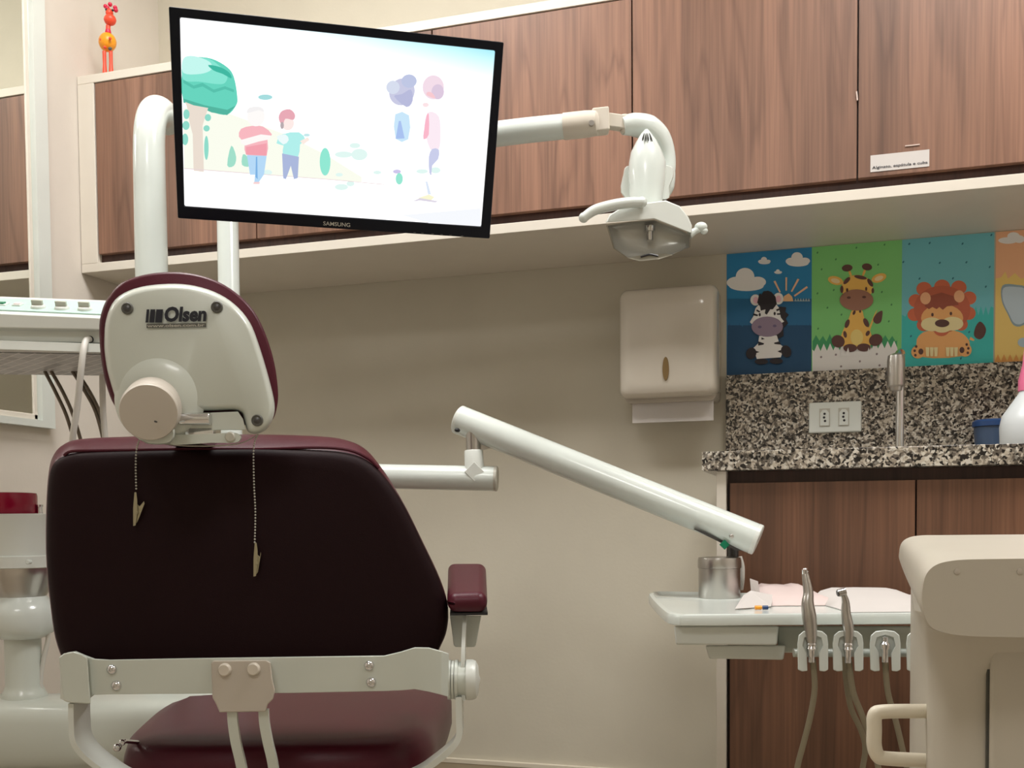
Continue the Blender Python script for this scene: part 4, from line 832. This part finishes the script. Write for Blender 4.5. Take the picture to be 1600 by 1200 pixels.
hosep = [[(1270, 1031), (1273, 1075), (1266, 1120), (1256, 1160), (1244, 1210), (1235, 1300)], [(1326, 1031), (1333, 1080), (1348, 1120), (1362, 1160), (1375, 1215), (1380, 1300)], [(1383, 1031), (1387, 1080), (1398, 1120), (1410, 1170), (1420, 1220), (1420, 1300)], [(1318, 1025), (1328, 1100), (1345, 1140), (1352, 1170), (1346, 1215), (1340, 1300)]]
for i, h in enumerate(hosep):
    b_ = B(); t0 = (1.395, 1.395, 1.395, 1.47)[i]; end = W(1400, 1330, 1.6)
    b_.tube([W(x, y, t0+.01*k) for k, (x, y) in enumerate(h)]+[end, W(1450, 1300, 1.75)], .0042, n=10, smooth=5); b_.build('hose', 'hose', e)
# handpieces
def hp(name, pts, rad, label, tip):
    e2 = empty(name, W(*pts[-1]), label, 'handpiece', 'handpieces in the tray holders')
    b_ = B(); b_.tube([W(*p) for p in pts], rad, n=16, smooth=5); b_.build('body', 'steel', e2)
    x, y, t = pts[-1]
    B().lathe(W(x, y, t), ZZ*-1, [(.0055, -.002), (.0075, .001), (.0060, .004), (.0075, .007), (.005, .010), (.0042, .020), (.0042, .026)], n=18).build('connector', 'chrome', e2)
    tip(e2)
def tip1(e2):
    b_ = B(); b_.tube([W(1258, 897, 1.40), W(1257.5, 889, 1.397)], [.0045, .004], n=12, smooth=1); b_.ball(W(1258, 892, 1.399), .0045); b_.build('head', 'chrome', e2)
hp('straight_handpiece', [(1258, 896, 1.40), (1263, 925, 1.395), (1262, 945, 1.392), (1266, 975, 1.39), (1268, 1005, 1.388)], [.0045, .0062, .0072, .0085, .0098, .0085, .0065], 'tall steel handpiece leaning in the leftmost tray holder', tip1)
def tip2(e2):
    b_ = B(); b_.cyl(W(1309, 927, 1.385), W(1321, 924, 1.385), .0052, n=18); b_.build('head', 'chrome', e2)
    B().cyl(W(1308, 927.5, 1.3835), W(1310, 927, 1.3835), .004, n=14).build('head_opening', 'dsteel', e2)
hp('turbine_handpiece', [(1317, 926, 1.387), (1321, 940, 1.39), (1322, 960, 1.39), (1326, 985, 1.388), (1325, 1006, 1.388)], [.0034, .0044, .0058, .0066, .0075, .0068, .0055], 'shorter steel handpiece with angled head in the second tray holder', tip2)
b_ = B().lathe(W(1383, 1006, 1.385), ZZ*-1, [(.002, -.010), (.0042, -.009), (.0042, -.003), (.0068, 0), (.0068, .005), (.0045, .008), (.0042, .025)], n=18); b_.build('empty_connector', 'chrome', e)
# things on the tray
def canister():
    c = W(1124, 921, 1.80); zc = tz; c = A(c[0], c[1], tz-.0055); r = .0362; h = W(1124, 868, 1.80)[2]-c[2]-.002
    e2 = empty('steel_canister', c, 'round brushed steel canister with lid on the left of the tray', 'canister')
    B().lathe(c, ZZ, [(r*.98, 0), (r, .002), (r, h*.72), (r*.98, h*.73)], n=48).build('jar', 'steel', e2)
    B().lathe(c+ZZ*h*.73, ZZ, [(r*1.04, 0), (r*1.045, .002), (r*1.045, h*.17), (r*1.0, h*.25), (r*.6, h*.27), (r*.55, h*.27)], n=48).build('lid', 'steel', e2)
canister()
zs = tz-.0055
def sheet(name, pts, th, m, label, cat, group=None):
    b_ = B(); V = [W(x, y, t) for x, y, t in pts]
    b_.loft([V, [p+ZZ*th for p in V]]); o = b_.build(name, m, smooth=False, bevel=min(th*.3, .0015), seg=2); tag(o, label, cat, group); return o
def onz(x, y, z):
    p = PZ(x, y, z); return p
def slab(name, px4, z0, z1s, m, label, cat, group=None):
    # px4: four photo points lying at height z0; z1s: top heights at the four corners
    V = [onz(x, y, z0) for x, y in px4]
    T_ = [A(p[0], p[1], z1) for p, z1 in zip(V, z1s)]
    b_ = B().hexa(V+T_); o = b_.build(name, m, smooth=False, bevel=.0015, seg=2); return tag(o, label, cat, group)
def pile(name, l0, l1, t0, t1, z0, h0, h1, m, label, cat, wob=.002):
    nx, ny = 10, 8; V = []; Fs = []
    for j in range(ny):
        for i in range(nx):
            u_, v_ = i/(nx-1), j/(ny-1); edge = min(1, 6*min(u_, 1-u_, v_, 1-v_)+.12)
            h = (h0+(h1-h0)*v_)*edge; z = z0+h+random.uniform(-wob, wob)*edge
            V.append(TP(l0+(l1-l0)*u_+random.uniform(-1, 1)*wob, t0+(t1-t0)*v_+random.uniform(-1, 1)*wob, max(z, z0+.0006)))
    n = nx*ny; V += [A(p[0], p[1], z0) for p in V]
    for j in range(ny-1):
        for i in range(nx-1):
            a = j*nx+i; Fs.append((a, a+1, a+nx+1, a+nx)); Fs.append((a+n+nx, a+n+nx+1, a+n+1, a+n))
    bd = [i for i in range(nx)]+[j*nx+nx-1 for j in range(1, ny)]+[(ny-1)*nx+i for i in range(nx-2, -1, -1)]+[j*nx for j in range(ny-2, 0, -1)]
    for k in range(len(bd)): a, c = bd[k], bd[(k+1) % len(bd)]; Fs.append((a, a+n, c+n, c))
    b_ = B().add(V, Fs); return tag(b_.build(name, m, angle=60), label, cat)
def lat(x, t): return (x-800)/F_PX*t
pile('sterilization_pouch', lat(1186, 1.70), lat(1292, 1.70), 1.62, 1.81, zs, .010, .028, 'pinkpaper', 'pale pink clear film pouch on the tray behind the handpieces', 'pouch', .0016)
pile('paper_sheet_stack', lat(1296, 1.60), lat(1460, 1.60), 1.50, 1.74, zs, .004, .026, 'paper', 'white paper sheets sloping on the right side of the tray', 'paper', .0008)
b_ = B(); V = [TP(lat(1140, 1.60), 1.56, zs+.001), TP(lat(1205, 1.60), 1.60, zs+.001), TP(lat(1215, 1.66), 1.68, zs+.012), TP(lat(1178, 1.66), 1.68, zs+.020), TP(lat(1162, 1.66), 1.66, zs+.014)]
b_.loft([V, [p+ZZ*.0008 for p in V]]); tag(b_.build('paper_napkin', 'paper', smooth=False), 'crumpled white paper corner beside the steel canister', 'paper')
b_ = B(); V = [TP(lat(1172, 1.70), 1.685, zs+.001), TP(lat(1190, 1.70), 1.70, zs+.001), TP(lat(1187, 1.70), 1.71, zs+.034), TP(lat(1170, 1.70), 1.69, zs+.040)]
b_.loft([V, [p+HD*.0009 for p in V]]); tag(b_.build('folded_paper', 'paper', smooth=False), 'upright white paper corner at the left edge of the pink pouch', 'paper')
c_ = TP(lat(1184, 1.56), 1.555, zs+.0035)
tag(B().cyl(c_-HR*.005, c_+HR*.005, .0032, n=12).build('dental_bur', 'yellow'), 'tiny yellow bur holder lying on the tray rim', 'bur', 'burs on the tray')
c_ = TP(lat(1195, 1.56), 1.555, zs+.0035)
tag(B().cyl(c_-HR*.004, c_+HR*.004, .0032, n=12).build('dental_bur', 'blue'), 'tiny blue bur holder right of the yellow one', 'bur', 'burs on the tray')
# white cord behind the canister
B().tube([W(1156, 870, 1.84), W(1160, 885, 1.84), W(1160, 905, 1.84), W(1158, 921, 1.845)], .004, n=10).build('cord', 'hosew', e)

# ================================================================== CONTROL PANEL (upper left)
e = empty('control_console', W(0, 540, 1.55), 'white control console with mint top, knobs and green button, left edge', 'console')
CP = lambda x, y, t: W(x, y, t)
def slabp(top, t, dz=0): return [W(x, y, t) for x, y in top]
xl, xr2 = -110, 215
def yl(x, a, b): return a+(b-a)*x/160.0
def quadp(ya0, ya1, yb0, yb1, ta, tb):   # a = upper line, b = lower line
    return [W(xl, yl(xl, ya0, ya1), ta), W(xr2, yl(xr2, ya0, ya1), ta), W(xr2, yl(xr2, yb0, yb1), tb), W(xl, yl(xl, yb0, yb1), tb)]
f_ = quadp(463, 469, 488, 495, 1.66, 1.57); bkp = sh(f_, ZZ*-.012+HD*.02)
# console body in side profile: sloped face, front lip, lower step, tray band
prof = [((463, 469), 1.66), ((487, 494), 1.575), ((490, 497), 1.566), ((512, 515), 1.566), ((516, 518), 1.580), ((533, 536), 1.582), ((540, 545), 1.68)]
rg = []
for X_ in (xl, xr2): rg.append([W(X_, yl(X_, a, b), t) for (a, b), t in prof])
con = B().loft(rg).build('console_body', 'white', e, bevel=.0015, seg=2)
ms = [W(-100, yl(-100, 467, 472), 1.6445), W(205, yl(205, 467, 472), 1.6445), W(205, yl(205, 485, 492), 1.579), W(-100, yl(-100, 485, 492), 1.579)]
nn_ = nrm(np.cross(ms[1]-ms[0], ms[3]-ms[0])); nn_ = nn_ if nn_[2] > 0 else -nn_
B().loft([sh(ms, -nn_*.001), sh(ms, nn_*.0012)]).build('mint_overlay', 'mint', e, smooth=False)
for x, y in ((60, 478), (97, 480), (133, 481)):
    q = W(x, y+4, 1.600)
    kb = B().lathe(q, nn_*.8+ZZ*.2-HD*.15, [(.0112, -.003), (.0112, .002), (.0098, .005), (.0085, .006)], n=24).build('selector_knob', 'white', e)
    u2 = nrm(HR+ZZ*-.06); B().box(q+nn_*.0085-HD*.001, (.017, .005, .009), (u2, nrm(np.cross(nn_, u2)), nn_)).build('grip', 'silverink', kb, bevel=.001)
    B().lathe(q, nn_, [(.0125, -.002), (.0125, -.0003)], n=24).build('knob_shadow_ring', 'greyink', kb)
q = W(1, 476, 1.61); u2 = nrm(ms[1]-ms[0]); v2 = nrm(np.cross(nn_, u2))
B().box(q, (.022, .016, .004), (u2, v2, nn_)).build('button_frame', 'white', e, bevel=.001)
B().box(q+nn_*.002, (.014, .010, .004), (u2, v2, nn_)).build('green_button', 'green', e, bevel=.001)
q = W(28, 476, 1.61); B().box(q, (.013, .016, .003), (u2, v2, nn_)).build('white_button', 'white', e, bevel=.001)
b_ = B(); b_.box(q+nn_*.002, (.0095, .009, .001), (u2, v2, nn_)); b_.build('button_symbol', 'pinkpaper', e, smooth=False)
# tray under the console: rim plus brick patterned underside seen from below
rim = [((532, 537), 1.568), ((546, 551), 1.565), ((550, 553), 1.575), ((540, 545), 1.74)]
rg = [[W(X_, yl(X_, a, b), t) for (a, b), t in rim] for X_ in (xl, xr2)]
B().loft(rg).build('tray_rim', 'white', e, bevel=.001, seg=2)
mu = bpy.data.materials.new('ribbed_grey_underside'); mu.use_nodes = True; nt = mu.node_tree; bb = nt.nodes['Principled BSDF']
tc = nt.nodes.new('ShaderNodeTexCoord'); bk_ = nt.nodes.new('ShaderNodeTexBrick'); mp = nt.nodes.new('ShaderNodeMapping')
mp.inputs['Rotation'].default_value = (0, 0, 0.5); mp.inputs['Scale'].default_value = (9, 9, 9)
nt.links.new(tc.outputs['Object'], mp.inputs[0]); nt.links.new(mp.outputs[0], bk_.inputs['Vector'])
bk_.inputs['Color1'].default_value = (*srgb(186, 188, 186), 1); bk_.inputs['Color2'].default_value = (*srgb(160, 162, 160), 1); bk_.inputs['Mortar'].default_value = (*srgb(214, 214, 210), 1); bk_.inputs['Mortar Size'].default_value = .02; bk_.inputs['Scale'].default_value = 1.6
nt.links.new(bk_.outputs[0], bb.inputs['Base Color']); bb.inputs['Roughness'].default_value = .4
un_ = [((551, 554), 1.577), ((549, 552), 1.59), ((570, 572), 1.78), ((586, 587), 1.78)]
rg = [[W(X_, yl(X_, a, b), t) for (a, b), t in (((551, 554), 1.577), ((545, 549), 1.60), ((560, 564), 1.80), ((585, 587), 1.42+.36))] for X_ in (xl, xr2-52)]
B().loft(rg).build('tray_underside', mu, e, smooth=False)
hq = W(140, 530, 1.578); B().lathe(hq+HD*.002, -HD, [(.0055, 0), (.0055, .0012)], n=16).build('hose_hole', 'black', e)
B().tube([hq, W(134, 533, 1.568), W(130, 550, 1.555), W(126, 585, 1.55), (W(120, 640, 1.555)), W(113, 690, 1.56), W(110, 760, 1.58)], .0048, n=12, smooth=6).build('white_hose', 'hosew', e)
for pts in ([(70, 580), (88, 615), (104, 650), (117, 695), (125, 740)], [(80, 580), (98, 612), (114, 648), (128, 695), (138, 740)], [(113, 580), (132, 610), (150, 645), (163, 695), (170, 740)], [(119, 580), (140, 612), (157, 648), (168, 695), (176, 740)]):
    B().tube([W(x, y, 1.74) for x, y in pts], .0030, n=10, smooth=5).build('dark_hose', 'hosed', e)
B().tube([W(160, 585, 1.72), W(161, 640, 1.72), W(166, 700, 1.72), W(170, 740, 1.72)], .0050, n=10, smooth=5).build('pale_hose', 'hosew', e)
B().tube([W(200, 545, 1.66), W(225, 550, 1.8), (px_+.01, py_-.02, W(238, 550, 2.0)[2])], .018, n=16, smooth=4).build('support_arm', 'white', e)

# ================================================================== CUSPIDOR UNIT (lower left)
TU = 1.80; sc_u = TU/F_PX
u0 = W(38, 1090, TU)
e = empty('cuspidor_unit', (u0[0], u0[1], 0), 'white spittoon unit with drum and column at the lower left', 'spittoon')
def uz(y): return W(38, y, TU)[2]
b_ = B(); zb0 = uz(1088)
b_.loft([[W(x, y, TU-.10+.0) for x, y in ()] for _ in ()]) if False else None
# horizontal housing: rounded bar running right behind the chair
def hr(x, t0, y0, y1):   # cross-section of the housing at photo column x
    o = []
    for a_ in range(28):
        th = 2*math.pi*a_/28; cx2, cy2 = math.cos(th), math.sin(th)
        ex = abs(cx2)**.55*(1 if cx2 > 0 else -1); ey = abs(cy2)**.55*(1 if cy2 > 0 else -1)
        p = W(x, (y0+y1)/2, t0); h = (y1-y0)/2*sc_u
        o.append(p+HD*.075*ex+ZZ*h*ey)
    return o
B().loft([scl(hr(-60, TU, 1087, 1196), .9), hr(-52, TU, 1087, 1196), hr(140, TU, 1087, 1196), hr(190, TU, 1086, 1190), hr(300, TU, 1084, 1172), hr(360, TU, 1084, 1165), scl(hr(365, TU, 1084, 1165), .9)]).build('arm_housing', 'shell', e, angle=60)
rr_ = TU/F_PX
def prof_px(l): return [(r*rr_, uz(y)-uz(1090)) for r, y in l]
o_ = A(u0[0], u0[1], uz(1090)-.0)
B().lathe(o_, ZZ, prof_px([(34, 1092), (34, 1086), (31, 1080), (29, 1076), (27, 1070), (27, 1000), (26, 985)]), n=36).build('column', 'shell', e)
B().lathe(o_, ZZ, prof_px([(22, 998), (34, 996), (46, 988), (51, 975), (53, 958), (50, 946), (40, 936), (30, 925)]), n=40).build('lower_bowl', 'enamel', e)
B().lathe(o_, ZZ, prof_px([(30, 940), (40, 925), (52, 900), (60, 887), (60, 885)]), n=40).build('funnel', 'steel', e)
B().lathe(o_, ZZ, prof_px([(64, 886), (66, 885), (66, 868), (64, 867)]), n=48).build('band', 'white', e)
B().lathe(o_, ZZ, prof_px([(62, 870), (63, 840), (66, 812), (67, 804), (64, 803), (40, 803)]), n=48).build('drum', 'white', e)
B().lathe(W(45, 878, TU-66*rr_), -HD, [(.0042, -.004), (.0042, .003), (.003, .005)], n=14).build('band_button', 'enamel', e)
q = W(62, 806, TU); B().lathe((q[0], q[1], uz(803)), ZZ, [(.006, 0), (.005, .004), (.0045, .012), (.006, .0125), (.006, .016)], n=14).build('rinse_nozzle', 'chrome', e)
q = W(4, 803, TU-.01); oo = A(q[0], q[1], uz(803)); rb_ = 50*rr_
tag(B().lathe(oo, ZZ, [(rb_*.96, 0), (rb_, .003), (rb_, .031), (rb_*.98, .036), (rb_*.85, .037), (rb_*.8, .02), (rb_*.7, .015)], n=44).build('red_bowl', 'red'), 'dark red bowl standing on the white spittoon drum', 'bowl')
B().tube([W(76, 988, TU), W(74, 1005, TU-.0), W(68, 1030, TU), W(64, 1055, TU), W(63, 1080, TU), (W(63, 1092, TU))], .004, n=10).build('drain_pipe', 'hosew', e)
b_ = B()
for x in (-20, 40):
    q = W(x, 1190, TU); b_.box2((q[0]-.012, q[1]-.012, 0), (q[0]+.012, q[1]+.012, q[2]+.01))
b_.build('legs', 'black', e)

# ================================================================== CART (right foreground)
TC = .74
e = empty('side_cart', (W(1600, 1000, .95)[0]+.1, W(1600, 1000, .95)[1], 0), 'cream plastic side cart with thick rounded top and side handle, right foreground', 'cart')
near = [(1441, 950), (1440, 925), (1446, 898), (1462, 882), (1490, 875), (1530, 873), (1600, 872), (1900, 872), (1900, 997), (1600, 997), (1520, 995), (1478, 990), (1452, 978)]
far = [(1407, 880), (1405, 862), (1409, 848), (1420, 840), (1440, 836.5), (1480, 836), (1600, 835), (1900, 835), (1900, 985), (1600, 985), (1500, 985), (1470, 975), (1430, 930)]
def lp(k): return [A(*p) for p in ([A(a[0], a[1], 0)*(1-k)+A(b[0], b[1], 0)*k for a, b in zip(near, far)])]
def lpr(k, t):
    P = lp(k); Q = cr([tuple(p) for p in [P[12]]+P[:6]], 4, False)[4:-1] if False else None
    L_ = [P[i] for i in (9, 10, 11, 12, 0, 1, 2, 3, 4, 5, 6)]; Q = cr([tuple(p) for p in L_], 5, False)
    return [W(p[0], p[1], t) for p in Q+[P[7], P[8]]]
r_n = lpr(0, TC); r_m = lpr(.62, .87); r_f = lpr(1, 1.0)
lid = B().loft([scl(r_n, .985), sh(r_n, HD*.003), lpr(.33, TC+.06), lpr(.66, TC+.14), lpr(.92, 1.0), lpr(1, 1.05), scl(lpr(1, 1.07), .96)]).build('top_slab', 'cart', e, angle=50)
for x in (1495, 1593): B().lathe(W(x, 893, TC), -HD, [(.0022, -.002), (.0022, .0008), (.0012, .0012)], n=12).build('screw', 'knobc', e)
zb1 = W(1500, 990, TC)[2]
lx0 = (1488-800)/F_PX*.80; lx1 = .65
def CPt(l, t, z): return HD*t+HR*l+ZZ*z
# body with rounded left-front corner; flares out below the slab
def bodyring(z, off=0.0, tf=.80, tb=1.12):
    xlft = (1478-800)/F_PX*.80-off; lb = (1424-800)/F_PX*tb
    pts = []
    c = .03
    for a_ in range(7):
        th = math.radians(90*a_/6); pts.append((xlft+c-c*math.cos(th)*1.0, tf+c-c*math.sin(th)))
    pts = pts+[(lx1, tf), (lx1, tb), (lb, tb)]
    return [CPt(l, t, z) for l, t in pts]
zt_ = zb1+.004
B().loft([bodyring(.04), bodyring(zt_-.075), bodyring(zt_-.045, .002), bodyring(zt_-.02, .008, .79), bodyring(zt_, .016, .778), bodyring(zt_+.006, .018, .785)]).build('body', 'cart', e, angle=50)
# drawer fronts
gx = (1545-800)/F_PX*.80
for z0, z1 in ((zt_-.47, zt_-.004), ):
    B().box2((0, 0, 0), (1, 1, 1)) if False else None
    V = [CPt(gx, .798, z0), CPt(lx1-.01, .798, z0), CPt(lx1-.01, .798, z1), CPt(gx, .798, z1)]
    B().loft([V, sh(V, -HD*.006)]).build('drawer_front', 'cart', e, bevel=.003)
    V = [CPt(gx-.0012, .799, z0-.003), CPt(lx1-.008, .799, z0-.003), CPt(lx1-.008, .799, z1+.003), CPt(gx-.0012, .799, z1+.003)]
    B().loft([V, sh(V, -HD*.0015)]).build('drawer_gap', 'greyink', e, smooth=False)
# handle on the left side
hpth = [(1480, 1111), (1440, 1111), (1380, 1112), (1367, 1118), (1366, 1140), (1366, 1165), (1372, 1181), (1385, 1185), (1440, 1188), (1485, 1190)]
B().tube([W(x, y, .86) for x, y in hpth], .0062, n=16, smooth=5, flat=1.0).build('handle', 'ivory', e)
for (wx, wt_) in (((lx0+.05), .86), (lx1-.05, .86), (lx0+.09, 1.06), (lx1-.05, 1.06)):
    c0 = CPt(wx, wt_, 0); B().cyl((c0[0]-.01, c0[1], .021), (c0[0]+.01, c0[1], .021), .02, n=20).build('castor', 'black', e)
